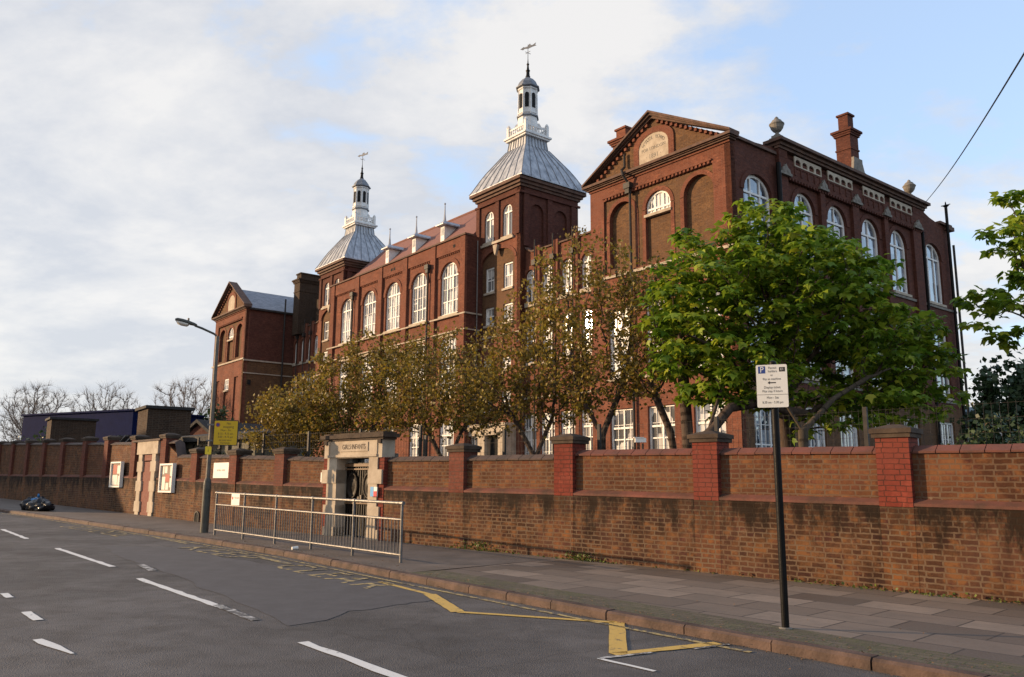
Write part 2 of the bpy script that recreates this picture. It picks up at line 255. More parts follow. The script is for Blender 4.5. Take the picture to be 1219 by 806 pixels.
M['leaf_dark'] = leaf('dark_leaf', [(0.0, (0.012, 0.028, 0.012)), (1.0, (0.05, 0.085, 0.03))], 0.2)
M['leaf_gold'] = leaf('golden_leaf', [(0.0, (0.16, 0.13, 0.03)), (1.0, (0.30, 0.24, 0.06))], 0.3)
M['leaf_purple'] = leaf('purple_leaf', [(0.0, (0.025, 0.014, 0.014)), (1.0, (0.07, 0.035, 0.03))], 0.2)
M['weed'] = leaf('weed_leaf', [(0.0, (0.05, 0.08, 0.015)), (1.0, (0.14, 0.17, 0.03))], 0.3)
M['litter'] = leaf('leaf_litter', [(0.0, (0.10, 0.05, 0.02)), (1.0, (0.24, 0.13, 0.05))], 0.1)

# ---------------------------------------------------------------- mesh helpers
class MB:
    def __init__(s): s.v = []; s.f = []
    def add(s, vs, fs):
        o = len(s.v); s.v += [tuple(x) for x in vs]; s.f += [tuple(i+o for i in f) for f in fs]; return s
    def box(s, x0, x1, y0, y1, z0, z1, fn=None):
        vs = [(x, y, z) for z in (z0, z1) for y in (y0, y1) for x in (x0, x1)]
        if fn: vs = [fn(*p) for p in vs]
        return s.add(vs, [(0, 2, 3, 1), (4, 5, 7, 6), (0, 1, 5, 4), (2, 6, 7, 3), (0, 4, 6, 2), (1, 3, 7, 5)])
    def tube(s, p0, p1, r0, r1=None, n=8, cap=True):
        r1 = r0 if r1 is None else r1; p0 = Vector(p0); p1 = Vector(p1); d = (p1-p0).normalized()
        a = d.orthogonal().normalized(); b = d.cross(a)
        vs = [p+(a*math.cos(2*math.pi*i/n)+b*math.sin(2*math.pi*i/n))*r for p, r in ((p0, r0), (p1, r1)) for i in range(n)]
        fs = [(i, (i+1) % n, n+(i+1) % n, n+i) for i in range(n)]
        if cap: fs += [tuple(range(n))[::-1], tuple(range(n, 2*n))]
        return s.add(vs, fs)
    def lathe(s, prof, cx=0, cy=0, n=16, ang=0.0):   # prof [(z, r)]
        vs = [(cx+r*math.cos(ang+2*math.pi*i/n), cy+r*math.sin(ang+2*math.pi*i/n), z) for z, r in prof for i in range(n)]
        fs = [(k*n+i, k*n+(i+1) % n, (k+1)*n+(i+1) % n, (k+1)*n+i) for k in range(len(prof)-1) for i in range(n)]
        fs += [tuple(range(n))[::-1], tuple(range((len(prof)-1)*n, len(prof)*n))]
        return s.add(vs, fs)
    def poly(s, outer, holes, fn):                    # flat polygon with holes, 2d -> 3d by fn
        loops = [outer]+list(holes); pts = [p for l in loops for p in l]
        tris = tessellate_polygon([[Vector((p[0], p[1], 0)) for p in l] for l in loops])
        return s.add([fn(*p) for p in pts], [tuple(t_) for t_ in tris])
    def rim(s, loop, fa, fb):                         # joins a loop at two depths
        n = len(loop); return s.add([fa(*p) for p in loop]+[fb(*p) for p in loop], [(i, (i+1) % n, n+(i+1) % n, n+i) for i in range(n)])
    def slab(s, outer, holes, fn, d0, d1):            # extruded polygon; fn(u, v, d)
        for d in (d0, d1): s.poly(outer, holes, lambda u, v: fn(u, v, d))
        for l in [outer]+list(holes): s.rim(l, lambda u, v: fn(u, v, d0), lambda u, v: fn(u, v, d1))
        return s
    def build(s, name, mat, parent=None, world=False, smooth=False, uvfn=None, uvofs=(0, 0)):
        me = bpy.data.meshes.new(name); vs = s.v
        me.from_pydata(vs, [], s.f); me.update()
        uvl = me.uv_layers.new(name='UVMap')
        nv = len(me.loops); co = np.empty(len(vs)*3); me.vertices.foreach_get('co', co); co = co.reshape(-1, 3)
        li = np.empty(nv, int); me.loops.foreach_get('vertex_index', li)
        if uvfn is not None:
            uvs = np.array([uvfn(*co[i]) for i in li])
        else:
            pn = np.empty(len(me.polygons)*3); me.polygons.foreach_get('normal', pn); pn = pn.reshape(-1, 3)
            lt = np.empty(len(me.polygons), int); me.polygons.foreach_get('loop_total', lt)
            ln = np.repeat(pn, lt, axis=0); P = co[li]
            flat = np.abs(ln[:, 2]) > 0.93
            h = np.hypot(ln[:, 0], ln[:, 1]); h[h < 1e-6] = 1
            tx, ty = -ln[:, 1]/h, ln[:, 0]/h
            sg = np.where((tx+0.37*ty) < 0, -1, 1)
            u = (P[:, 0]*tx+P[:, 1]*ty)*sg
            vv = P[:, 2]/np.maximum(h, 0.35)
            u = np.where(flat, P[:, 0], u); vv = np.where(flat, P[:, 1], vv)
            uvs = np.stack([u+uvofs[0], vv+uvofs[1]], 1)
        uvl.data.foreach_set('uv', uvs.astype(np.float32).ravel())
        if world and parent is not None:
            me.transform(chain(parent).inverted())
        if smooth: me.polygons.foreach_set('use_smooth', [True]*len(me.polygons))
        me.materials.append(M[mat] if isinstance(mat, str) else mat)
        o = bpy.data.objects.new(name, me); COL.objects.link(o)
        if parent is not None: o.parent = parent
        return o
def chain(o):
    mm = Matrix.LocRotScale(o.location, o.rotation_euler, o.scale)
    return chain(o.parent) @ mm if o.parent else mm
def thing(name, label, cat, loc=(0, 0, 0), rz=0, group=None):
    o = bpy.data.objects.new(name, None); COL.objects.link(o); o.location = loc; o.rotation_euler = (0, 0, rz); o.empty_display_size = 0.3
    o['label'] = label; o['category'] = cat
    if group: o['group'] = group
    return o
def tag(o, label, cat, group=None):
    o['label'] = label; o['category'] = cat
    if group: o['group'] = group
    return o
def struct(o): o['kind'] = 'structure'; return o
def copy_tree(o, parent=None):
    c_ = o.copy(); COL.objects.link(c_); c_.parent = parent
    for ch in list(o.children): copy_tree(ch, c_)
    return c_
def text(name, body, size, mat, parent, mtx, align='CENTER', squash=(1, 1), spacing=1.0):
    cu = bpy.data.curves.new(name, 'FONT'); cu.body = body; cu.size = size; cu.align_x = align; cu.align_y = 'CENTER'; cu.space_character = spacing; cu.resolution_u = 3
    ob = bpy.data.objects.new(name, cu); COL.objects.link(ob)
    dg = bpy.context.evaluated_depsgraph_get(); me = bpy.data.meshes.new_from_object(ob.evaluated_get(dg)); 
    bpy.data.objects.remove(ob); 
    me.transform(Matrix.Diagonal((squash[0], squash[1], 1, 1))); me.transform(mtx)
    me.materials.clear(); me.materials.append(M[mat])
    o = bpy.data.objects.new(name, me); COL.objects.link(o); o.parent = parent
    return o

# ---------------------------------------------------------------- ground, road, pavement
A2 = Vector((6.4, 10.66)); D2 = Vector((-0.70, 0.714))
def gz(x, y): return 0.06+0.0105*max(-60, min(110, (x-A2.x)*D2.x+(y-A2.y)*D2.y))
def sheet(name, mat, pts, dz, sub=None, uvfn=None):       # flat polygon following the gentle slope
    mb = MB(); mb.poly(pts, [], lambda x, y: (x, y, gz(x, y)+dz)); return mb.build(name, mat, uvfn=uvfn)
g = MB(); xs = [-900, -300, -120, -70, -40, -20, 0, 20, 40, 80, 200, 900]; ys = [-300, -60, -30, -10, 0, 15, 30, 50, 80, 120, 250, 1200]
g.add([(x, y, gz(x, y)-0.12) for y in ys for x in xs], [(j*12+i, j*12+i+1, (j+1)*12+i+1, (j+1)*12+i) for j in range(11) for i in range(11)])
struct(g.build('ground', 'yard'))
# kerb line, right to left (world), measured along the street
KERB = [(16.5, -9.2), (9.0, -0.3), (3.65, 6.68), (2.78, 7.67), (2.2, 8.37), (1.15, 9.6), (-0.03, 11.03), (-1.67, 13.03), (-4.38, 16.4), (-7.02, 19.3), (-10.83, 23.2), (-14.64, 27.2), (-19.05, 31.6), (-32, 45.5), (-60, 77), (-110, 135)]
KV = [Vector(p) for p in KERB]
def offs(line, d):
    out = []
    for i, p in enumerate(line):
        a = line[max(i-1, 0)]; b = line[min(i+1, len(line)-1)]; t_ = (b-a).normalized(); out.append(p+Vector((-t_.y, t_.x))*d)
    return out     # positive = towards the road (left of travel right->left)
WALL = [Vector((17.5, 0.35)), Vector((6.4, 10.66)), Vector((-8, 24.0)), Vector((-27, 44.35)), Vector((-52, 71.2)), Vector((-95, 117))]
far = offs(KV, 9.2)
road_pts = [(p.x, p.y) for p in offs(KV, 0.0)]+[(p.x, p.y) for p in reversed(far)]
def strip(name, mat, la, lb, dz, uvdir=True):
    mb = MB(); n = len(la); vs = [(p.x, p.y, gz(p.x, p.y)+dz) for p in la]+[(p.x, p.y, gz(p.x, p.y)+dz) for p in lb]
    mb.add(vs, [(i, i+1, n+i+1, n+i) for i in range(n-1)])
    dd = D2.normalized()
    return mb.build(name, mat, uvfn=(lambda x, y, z: (x*dd.x+y*dd.y, x*dd.y-y*dd.x)) if uvdir else None)
dens = lambda L, k=4: [L[i].lerp(L[i+1], j/k) for i in range(len(L)-1) for j in range(k)]+[L[-1]]
KD = dens(KV)
def nearwall(p):   # point on the wall line nearest
    best = None
    for a, b in zip(WALL[:-1], WALL[1:]):
        d_ = b-a; t_ = max(0, min(1, (p-a).dot(d_)/d_.dot(d_))); q = a+d_*t_
        if best is None or (q-p).length < (best-p).length: best = q
    return best
struct(strip('road', 'asphalt', KD, offs(KD, 9.2), -0.10))
kin = offs(KD, -0.14); vin = offs(KD, -0.75); win = [nearwall(p) for p in vin]
win = [q+(q-p).normalized()*0.15 for p, q in zip(vin, win)]
cut = next(i for i, p in enumerate(KD) if p.x < -1.6)
struct(strip('kerb_edge_paving', 'mossy', kin[:cut+1], vin[:cut+1], 0.0))
struct(strip('pavement', 'paving', vin[:cut+1], win[:cut+1], 0.0))
struct(strip('pavement_far', 'footway', kin[cut:], win[cut:], 0.0))
struct(strip('pavement_opposite', 'footway', offs(KD, 9.34), offs(KD, 12.5), 0.0))
# kerb stones
kb = MB()
def along(line):
    out = [0]
    for a, b in zip(line[:-1], line[1:]): out.append(out[-1]+(b-a).length)
    return out
def kerbrun(line, step, d0, d1):
    cum = along(line); L = cum[-1]
    def P(s_):
        for i in range(len(cum)-1):
            if s_ <= cum[i+1] or i == len(cum)-2: return line[i].lerp(line[i+1], (s_-cum[i])/(cum[i+1]-cum[i]))
    s_ = 0; k = 0
    while s_ < L-0.2:
        e = min(L, s_+step*(0.85+0.3*random.random())); a = P(s_+0.008); b = P(e-0.008); t_ = (b-a).normalized(); n_ = Vector((-t_.y, t_.x)); j = random.uniform(-0.006, 0.006)
        prof = [(d0+j, -0.16), (d0+j, -0.022), (d0+j-0.025*(1 if d0 > d1 else -1), 0.003+j), (d1, 0.004+j), (d1, -0.16)]
        vs = []
        for q in (a, b):
            for (o_, z_) in prof: w_ = q+n_*o_; vs.append((w_.x, w_.y, gz(w_.x, w_.y)+z_))
        kb.add(vs, [(0, 1, 6, 5), (1, 2, 7, 6), (2, 3, 8, 7), (3, 4, 9, 8), (0, 4, 3, 2, 1), (5, 6, 7, 8, 9)]); s_ = e
kerbrun(KV, 0.95, 0.012, -0.14); struct(kb.build('kerb', 'kerb'))
kb = MB(); kerbrun(KV, 0.95, 9.19, 9.34); struct(kb.build('kerb_opposite', 'kerb'))
# repaired patches of asphalt
def ragged(pts, k=6, amp=0.05):
    out = []
    for a, b in zip(pts, pts[1:]+pts[:1]):
        a = Vector(a); b = Vector(b)
        for i in range(k): out.append(tuple(a.lerp(b, i/k)+Vector((random.gauss(0, amp), random.gauss(0, amp)))*(0.3 if i == 0 else 1)))
    return out
struct(sheet('road_patch', 'patch', ragged([(-1.45, 12.2), (-0.9, 11.1), (-1.5, 10.4), (-2.3, 9.0), (-3.4, 10.6), (-5.2, 13.2), (-7.4, 16.0), (-8.8, 18.2), (-7.2, 18.0), (-4.4, 15.0)]), -0.096))
struct(sheet('road_patch', 'patch', [(3.2, 5.6), (2.0, 5.0), (0.3, 5.2), (-0.9, 6.0), (-0.6, 6.6), (0.9, 7.0), (2.2, 6.9)], -0.096))
RZ = -0.092
def stripe(pts, w, mb):        # pts: polyline, w: width or list
    P_ = [Vector(p) for p in pts]; n = len(P_); ws = w if isinstance(w, list) else [w]*n; L_, R_ = [], []
    for i, p in enumerate(P_):
        t_ = (P_[min(i+1, n-1)]-P_[max(i-1, 0)]).normalized(); q = Vector((-t_.y, t_.x))*ws[i]/2
        L_.append(p+q); R_.append(p-q)
    vs = [(p.x, p.y, gz(p.x, p.y)+RZ) for p in L_+R_]; mb.add(vs, [(i, i+1, n+i+1, n+i) for i in range(n-1)])
def wob(a, b, k=14, amp=0.012):
    a = Vector(a); b = Vector(b); return [tuple(a.lerp(b, i/k)+Vector((random.uniform(-amp, amp), random.uniform(-amp, amp)))) for i in range(k+1)]
def mark(name, mat, segs, label=None):
    mb = MB()
    for pts, w in segs: stripe(pts, w, mb)
    return struct(mb.build(name, mat))
for a, b in (((-9.3, 17.36), (-6.64, 14.2)), ((-5.54, 12.72), (-3.31, 10.01)), ((-1.96, 8.18), (0.6, 5.05)), ((-13.6, 22.6), (-11.2, 19.6)), ((-18.2, 28.2), (-15.6, 25.1)), ((-23.6, 34.3), (-20.6, 30.9))):
    mark('road_centre_dash', 'roadwhite', [(wob(a, b), [0.105+random.uniform(-0.015, 0.015) for _ in range(15)])])
for a, b, w in (((-6.52, 11.01), (-6.23, 10.67), 0.09), ((-5.43, 9.64), (-5.01, 9.13), 0.10), ((-4.45, 8.12), (-3.8, 7.53), [0.08, 0.11, 0.10, 0.06, 0.03])):
    mark('road_small_dash', 'roadwhite', [(wob(a, b, 4, 0.006), w)])
mark('road_worn_dash', 'roadwhite_worn', [(wob((-3.55, 10.35), (-2.75, 9.3), 8), 0.11), (wob((-6.35, 14.6), (-5.75, 13.7), 6), 0.13)])
# yellow school markings
offd = lambda s0, s1, d, k=10: [tuple(q) for q in offs(KV, d)]
kl = offs(dens(KV, 6), 0.22); klf = [tuple(p) for p in kl if p.x < 2.3 and p.x > -20]
mark('yellow_kerb_line', 'yellow_worn', [(klf, 0.07)])
mark('yellow_zigzag', 'yellow', [(wob((-1.95, 12.72), (-1.08, 11.48), 8, 0.004), 0.09), (wob((-1.08, 11.48), (-0.61, 10.06), 8, 0.006), 0.17), (wob((-0.61, 10.06), (1.15, 9.50), 12, 0.004), 0.10), (wob((1.19, 9.58), (0.98, 7.86), 8, 0.006), 0.17), (wob((0.93, 7.82), (2.03, 8.40), 8, 0.004), [0.12]*4+[0.14]*5)])
mark('yellow_bar', 'yellow_worn', [(wob((-4.73, 16.08), (-3.87, 14.98), 6, 0.005), 0.13), (wob((-8.6, 20.5), (-7.2, 18.9), 6, 0.005), 0.12)])
mark('white_parking_bay_line', 'roadwhite_worn', [(wob((0.78, 7.64), (1.30, 7.93), 6, 0.004), 0.06), (wob((1.72, 8.12), (2.12, 8.36), 5, 0.004), 0.05)])
mark('white_parking_bay_line', 'roadwhite', [(wob((0.78, 7.64), (1.2, 7.18), 6, 0.004), 0.05)])
def roadtext(name, body, p0, p1, h, mat='yellow_worn'):
    # p0 left end, p1 right end on the road; letters stand towards the kerb
    a = Vector(p0); b = Vector(p1); t_ = (b-a).normalized(); n_ = Vector((-t_.y, t_.x)); L = (b-a).length; mid = (a+b)/2
    o = text(name, body, 1.0, mat, None, Matrix.Identity(4), spacing=1.15)
    co = [v.co for v in o.data.vertices]; x0 = min(c_.x for c_ in co); x1 = max(c_.x for c_ in co); y0 = min(c_.y for c_ in co); y1 = max(c_.y for c_ in co)
    for v in o.data.vertices:
        u = (v.co.x-x0)/(x1-x0)-0.5; w = (v.co.y-y0)/(y1-y0)-0.5
        q = mid+t_*u*L+n_*w*h; v.co = (q.x, q.y, gz(q.x, q.y)+RZ)
    return struct(o)
def koff(px, d):   # point at offset d from kerb near x
    for i in range(len(KV)-1):
        if KV[i].x >= px >= KV[i+1].x:
            f = (px-KV[i].x)/(KV[i+1].x-KV[i].x); t_ = (KV[i+1]-KV[i]).normalized(); return KV[i].lerp(KV[i+1], f)+Vector((-t_.y, t_.x))*d
roadtext('road_lettering', 'CLEAR', koff(-3.4, 0.62), koff(-1.25, 0.66), 0.62)
roadtext('road_lettering', 'KEEP', koff(-6.3, 0.66), koff(-4.3, 0.66), 0.62)
roadtext('road_lettering', 'SCHOOL', koff(-12.2, 0.62), koff(-9.0, 0.62), 0.62)

# ---------------------------------------------------------------- boundary wall
SEG = [(WALL[i], WALL[i+1]) for i in range(1, 5)]
WL = [0]
for a, b in SEG: WL.append(WL[-1]+(b-a).length)
def W2(s_, off):       # wall coordinate (metres leftwards from the right reference, offset towards road) -> world xy
    i = 0
    while i < len(SEG)-1 and s_ > WL[i+1]: i += 1
    a, b = SEG[i]; t_ = (b-a).normalized(); n_ = Vector((-t_.y, t_.x)); return a+t_*(s_-WL[i])+n_*off
def interp(x, tab):
    if x <= tab[0][0]: return tab[0][1]
    for (a, u), (b, v) in zip(tab[:-1], tab[1:]):
        if x <= b: return u+(v-u)*(x-a)/(b-a)
    return tab[-1][1]
ledge = lambda s_: interp(s_, [(-6, 1.18), (0, 1.26), (7, 1.34), (12, 1.37), (20, 1.49), (28, 1.65), (48, 1.76), (90, 2.3)])
def basez(s_): p = W2(s_, 0); return gz(p.x, p.y)
PIER = [-4.4, -1.5, 1.44, 4.39, 7.38, 10.3, 17.2, 19.68, 22.45, 25.08, 27.95, 31.0, 33.8, 37.0, 40.0, 43.0, 46.0, 49.0, 52, 55, 58, 61, 64]
PTOP = [(-4.4, 2.30), (1.44, 2.34), (4.4, 2.36), (7.35, 2.42), (10.3, 2.32), (17.2, 2.41), (19.7, 2.43), (22.6, 2.54), (23, 3.05), (25.1, 3.09), (28.0, 3.14), (31.6, 3.24), (34.2, 3.3), (43, 3.47), (64, 3.9)]
CTOP = lambda s_: 2.05 if s_ < 0 else interp(s_, [(0, 2.05), (1.4, 2.06), (7.37, 2.13), (7.39, 2.06), (12.5, 2.09), (15, 2.12), (19.6, 2.26), (20, 2.28), (24.0, 2.36), (24.001, 2.84), (27.8, 2.89), (36, 3.12), (49, 3.51), (64, 3.9)])
bw = thing('boundary_wall', 'long old brick boundary wall with red piers along the pavement', 'wall', (0, 14.9, 0.1))
def wbox(mb, s0, s1, o0, o1, z0, z1, k=None):
    k = k or max(1, int(abs(s1-s0)/1.2)); vs = []; fs = []
    for i in range(k+1):
        s_ = s0+(s1-s0)*i/k
        for o_ in (o0, o1):
            p = W2(s_, o_)
            for z_ in (z0, z1): vs.append((p.x, p.y, z_(s_) if callable(z_) else z_))
    for i in range(k):
        a = i*4; b = a+4; fs += [(a, b, b+1, a+1), (a+2, a+3, b+3, b+2), (a+1, b+1, b+3, a+3), (a, a+2, b+2, b)]
    fs += [(0, 1, 3, 2), (k*4, k*4+2, k*4+3, k*4+1)]
    mb.add(vs, fs)
def wall_s(x, y):
    p = Vector((x, y)); best = (1e9, 0)
    for i, (a, b) in enumerate(SEG):
        t_ = (b-a).normalized(); s_ = (p-a).dot(t_); sc = max(0 if i else -99, min((b-a).length, s_)); d_ = (p-(a+t_*sc)).length
        if d_ < best[0]: best = (d_, WL[i]+sc)
    return best[1]
wuv = lambda x, y, z: (lambda s_: (-s_, z-ledge(s_)))(wall_s(x, y))
def wuv2(x, y, z):
    s_ = wall_s(x, y); p = W2(s_, 0); o_ = (Vector((x, y))-p).length*0.7
    return (-s_+o_, z-ledge(s_))
ends = [-6.0]+PIER[1:]
GATE = (12.72, 15.12); DOOR = (25.5, 27.35)
def runs(a, b):    # cut the gate openings out of a run
    out = [(a, b)]
    for g0, g1 in (GATE, DOOR):
        o2 = []
        for u, v in out:
            if v <= g0 or u >= g1: o2.append((u, v))
            else:
                if u < g0: o2.append((u, g0))
                if v > g1: o2.append((g1, v))
        out = o2
    return out
lw = MB()
for u, v in runs(-6.0, 70): wbox(lw, u, v, -0.34, 0.0, lambda s_: basez(s_)-0.3, lambda s_: ledge(s_)-0.05)
lw.build('lower_wall', 'wall_low', bw, world=True, uvfn=wuv)
le = MB()
for u, v in runs(-6.0, 70):     # sloping plinth ledge
    k = max(1, int((v-u)/1.2)); vs = []; fs = []
    for i in range(k+1):
        s_ = u+(v-u)*i/k
        for o_, z_ in ((0.006, -0.05), (0.006, -0.012), (-0.105, 0.05), (-0.34, 0.05), (-0.34, -0.05)):
            p = W2(s_, o_); vs.append((p.x, p.y, ledge(s_)+z_+0.001))
    for i in range(k):
        a = i*5; b = a+5; fs += [(a+j, b+j, b+(j+1) % 5, a+(j+1) % 5) for j in range(5)]
    fs += [(0, 1, 2, 3, 4), (k*5+4, k*5+3, k*5+2, k*5+1, k*5)]; le.add(vs, fs)
le.build('ledge', 'ledge', bw, world=True)
allp = [-6.0]+PIER[1:]+[70.0]
for i in range(len(allp)-1):
    for u, v in runs(allp[i], allp[i+1]):
        if v-u < 0.3: continue
        up_ = MB(); wbox(up_, u, v, -0.33, -0.10, lambda s_: ledge(s_)+0.04, lambda s_: CTOP(min(max(s_, u+0.02), v-0.02))-0.10)
        up_.build('upper_panel', 'wall_up', bw, world=True, uvfn=wuv)
        cp = MB(); s_ = u       # saddle-back coping tiles
        while s_ < v-0.02:
            e = min(v, s_+0.30); a0, a1 = s_+0.006, e-0.006; vs = []
            for q in (a0, a1):
                zc = CTOP(min(max(q, u+0.02), v-0.02))+random.uniform(-0.004, 0.004)
                for o_, z_ in ((-0.06, -0.112), (-0.055, -0.085), (-0.19, 0.0), (-0.24, 0.0), (-0.375, -0.085), (-0.37, -0.112)):
                    p = W2(q, o_); vs.append((p.x, p.y, zc+z_))
            cp.add(vs, [(j, (j+1) % 6, 6+(j+1) % 6, 6+j) for j in range(6)]+[(0, 1, 2, 3, 4, 5), (11, 10, 9, 8, 7, 6)]); s_ = e
        cp.build('coping', 'coping' if u < 7.2 else 'coping_grey', bw, world=True)
for s_ in PIER:
    hw = 0.225; zt = interp(s_, PTOP); pr = MB()
    wbox(pr, s_-hw, s_+hw, -0.40, 0.012, lambda q: ledge(q)-0.06, zt-0.17, 1)
    po = pr.build('pier', 'pier' if s_ < 8 else 'pier_old', bw, world=True, uvfn=wuv2)
    pl = MB(); wbox(pl, s_-hw, s_+hw, -0.39, 0.003, lambda q: basez(q)-0.3, lambda q: ledge(q)-0.061, 1)
    pl.build('pier_base', 'pier_low', po, world=True, uvfn=wuv2)
    ca = MB(); wbox(ca, s_-hw-0.035, s_+hw+0.035, -0.45, 0.047, zt-0.17, zt-0.11, 1); wbox(ca, s_-hw-0.06, s_+hw+0.06, -0.47, 0.072, zt-0.11, zt-0.045, 1)
    k0 = [W2(s_-hw-0.06, 0.072), W2(s_+hw+0.06, 0.072), W2(s_+hw+0.06, -0.47), W2(s_-hw-0.06, -0.47)]; k1 = [W2(s_-0.07, -0.12), W2(s_+0.07, -0.12), W2(s_+0.07, -0.28), W2(s_-0.07, -0.28)]
    ca.add([(p.x, p.y, zt-0.045) for p in k0]+[(p.x, p.y, zt+0.02) for p in k1], [(0, 1, 5, 4), (1, 2, 6, 5), (2, 3, 7, 6), (3, 0, 4, 7), (4, 5, 6, 7)])
    ca.build('pier_cap', 'dark_stone', po, world=True)

def wquad(mb, s0, s1, z0, z1, o0, o1): wbox(mb, s0, s1, o0, o1, z0, z1, 1)
# main pedestrian gateway (part of the wall)
gb = basez(13.9)
gw = MB()
for s0, s1 in ((12.72, 12.93), (14.93, 15.12)): wquad(gw, s0, s1, gb-0.2, 2.08, -0.42, 0.015)
gw = gw.build('gateway', 'pier', bw, world=True, uvfn=wuv2)
st = MB()
for s0, s1, sg in ((12.93, 13.26, 1), (14.53, 14.93, -1)):
    wquad(st, s0, s1, gb-0.1, 2.08, -0.42, 0.045)
    wquad(st, s0-(0.18 if sg > 0 else 0), s1+(0 if sg > 0 else 0.20), 1.47, 1.80, -0.40, 0.062)
    wquad(st, s0-(0.10 if sg > 0 else 0), s1+(0 if sg > 0 else 0.10), 0.72, 0.95, -0.40, 0.054)
    wquad(st, s0-(0.08 if sg > 0 else 0), s1+(0 if sg > 0 else 0.08), gb-0.1, gb+0.22, -0.40, 0.058)
st.build('stone_jamb', 'stone', gw, world=True)
st = MB(); wquad(st, 12.78, 15.08, 2.08, 2.50, -0.34, 0.04); wquad(st, 12.95, 14.93, 2.10, 2.16, 0.041, 0.075)
wquad(st, 12.95, 13.02, 2.161, 2.48, 0.041, 0.06); wquad(st, 14.86, 14.93, 2.161, 2.48, 0.041, 0.06); wquad(st, 13.30, 14.40, 2.235, 2.45, 0.041, 0.058)
st.build('stone_lintel', 'stone', gw, world=True)
st = MB(); wquad(st, 12.72, 15.12, 2.50, 2.55, -0.34, 0.07); wquad(st, 12.66, 15.18, 2.55, 2.64, -0.37, 0.12); wquad(st, 12.74, 15.10, 2.64, 2.68, -0.34, 0.06)
for q in (12.86, 15.0): wquad(st, q-0.07, q+0.05, 2.41, 2.50, 0.041, 0.09)
st.build('cornice', 'dark_stone', gw, world=True)
def wallmtx(s_, off, z_):    # local x to the right along the wall, y up, z out of the wall
    p = W2(s_, off); q = W2(s_-0.1, off); xr = Vector((q.x-p.x, q.y-p.y, 0)).normalized(); nn = xr.cross(Vector((0, 0, 1)))
    mm = Matrix((xr, Vector((0, 0, 1)), nn)).transposed().to_4x4(); mm.translation = (p.x, p.y, z_); return mm
bwi = chain(bw).inverted()
text('lintel_lettering', 'GIRLS·INFANTS', 0.17, 'dark_stone', gw, bwi @ wallmtx(13.85, 0.062, 2.34), squash=(0.80, 1))
rv = MB(); wquad(rv, 13.20, 13.262, gb-0.1, 2.08, -0.7, -0.42); wquad(rv, 14.528, 14.6, gb-0.1, 2.08, -0.8, -0.42); wquad(rv, 13.2, 14.6, 2.081, 2.2, -0.8, -0.44)
rv.build('gate_reveal', 'grey_stone', gw, world=True)
gt_ = MB()
for s0, s1 in ((13.28, 13.885), (13.905, 14.51)):
    wquad(gt_, s0, s1, gb+0.03, 1.97, -0.30, -0.26)
    for q in np.linspace(s0+0.035, s1-0.035, 7): wquad(gt_, q-0.018, q+0.018, gb+0.03, 1.95, -0.26, -0.235)
gate_o = gt_.build('gate_leaf', 'gate', gw, world=True)
for q in (13.58, 14.21):
    ov = MB(); mm = wallmtx(q, -0.23, 1.42); n_ = 20
    for ring, (ra, rb, za, zb) in enumerate(((0.20, 0.30, 0.0, 0.03), (0.165, 0.255, 0.03, 0.045))):
        pass
    prof = [(0.21, 0.32, 0.0), (0.21, 0.32, 0.035), (0.17, 0.275, 0.035), (0.16, 0.26, 0.012), (0.10, 0.16, 0.03), (0.0, 0.0, 0.05)]
    vs = [mm @ Vector((a_*math.cos(2*math.pi*i/n_), b_*math.sin(2*math.pi*i/n_), d_)) for a_, b_, d_ in prof for i in range(n_)]
    ov.add(vs, [(k*n_+i, k*n_+(i+1) % n_, (k+1)*n_+(i+1) % n_, (k+1)*n_+i) for k in range(5) for i in range(n_)])
    ov.build('oval_panel', 'gate', gate_o, world=True, smooth=True)
gr_ = MB(); wquad(gr_, 13.27, 14.52, 1.88, 1.95, -0.23, -0.20); wquad(gr_, 13.27, 14.52, 1.80, 1.835, -0.23, -0.205); wquad(gr_, 13.29, 14.50, 0.985, 1.02, -0.23, -0.20)
gr_.build('gate_rail', 'gate_wood', gw, world=True)
hh = MB(); wquad(hh, 13.83, 13.865, 1.02, 1.20, -0.23, -0.19); wquad(hh, 13.925, 13.955, 1.05, 1.16, -0.23, -0.19); wquad(hh, 13.48, 13.56, 0.82, 0.86, -0.23, -0.19)
hh.build('gate_handle', 'stone', gw, world=True)
# bricked-up doorway with stone surround at the tall end of the wall
db = basez(26.4)
dw = MB(); wquad(dw, 25.5, 27.35, db-0.2, ledge(26.4), -0.30, -0.015); wquad(dw, 25.5, 25.98, ledge(26.4), 2.76, -0.30, -0.10); wquad(dw, 26.85, 27.35, ledge(26.4), 2.76, -0.30, -0.10)
dwo = dw.build('side_doorway', 'wall_low', bw, world=True, uvfn=wuv)
dd_ = MB(); wquad(dd_, 25.95, 26.88, db, 2.16, -0.30, -0.013); wquad(dd_, 25.95, 26.88, 2.20, 2.42, -0.30, -0.02); dd_.build('blocked_door', 'door_red', dwo, world=True)
ds = MB(); wquad(ds, 25.45, 27.42, 2.42, 2.86, -0.3, 0.05)
for s0, s1 in ((25.62, 25.95), (26.88, 27.22)):
    wquad(ds, s0, s1, db-0.05, 2.42, -0.3, 0.04)
    for z0 in (0.35, 1.05, 1.72): wquad(ds, s0-0.09, s1+0.09, z0+0.1, z0+0.45, -0.28, 0.047)
ds.build('stone_surround', 'stone', dwo, world=True)
cpx = MB(); wquad(cpx, 25.25, 27.9, 2.862, 2.93, -0.40, 0.08); cpx.build('coping', 'coping_grey', bw, world=True)

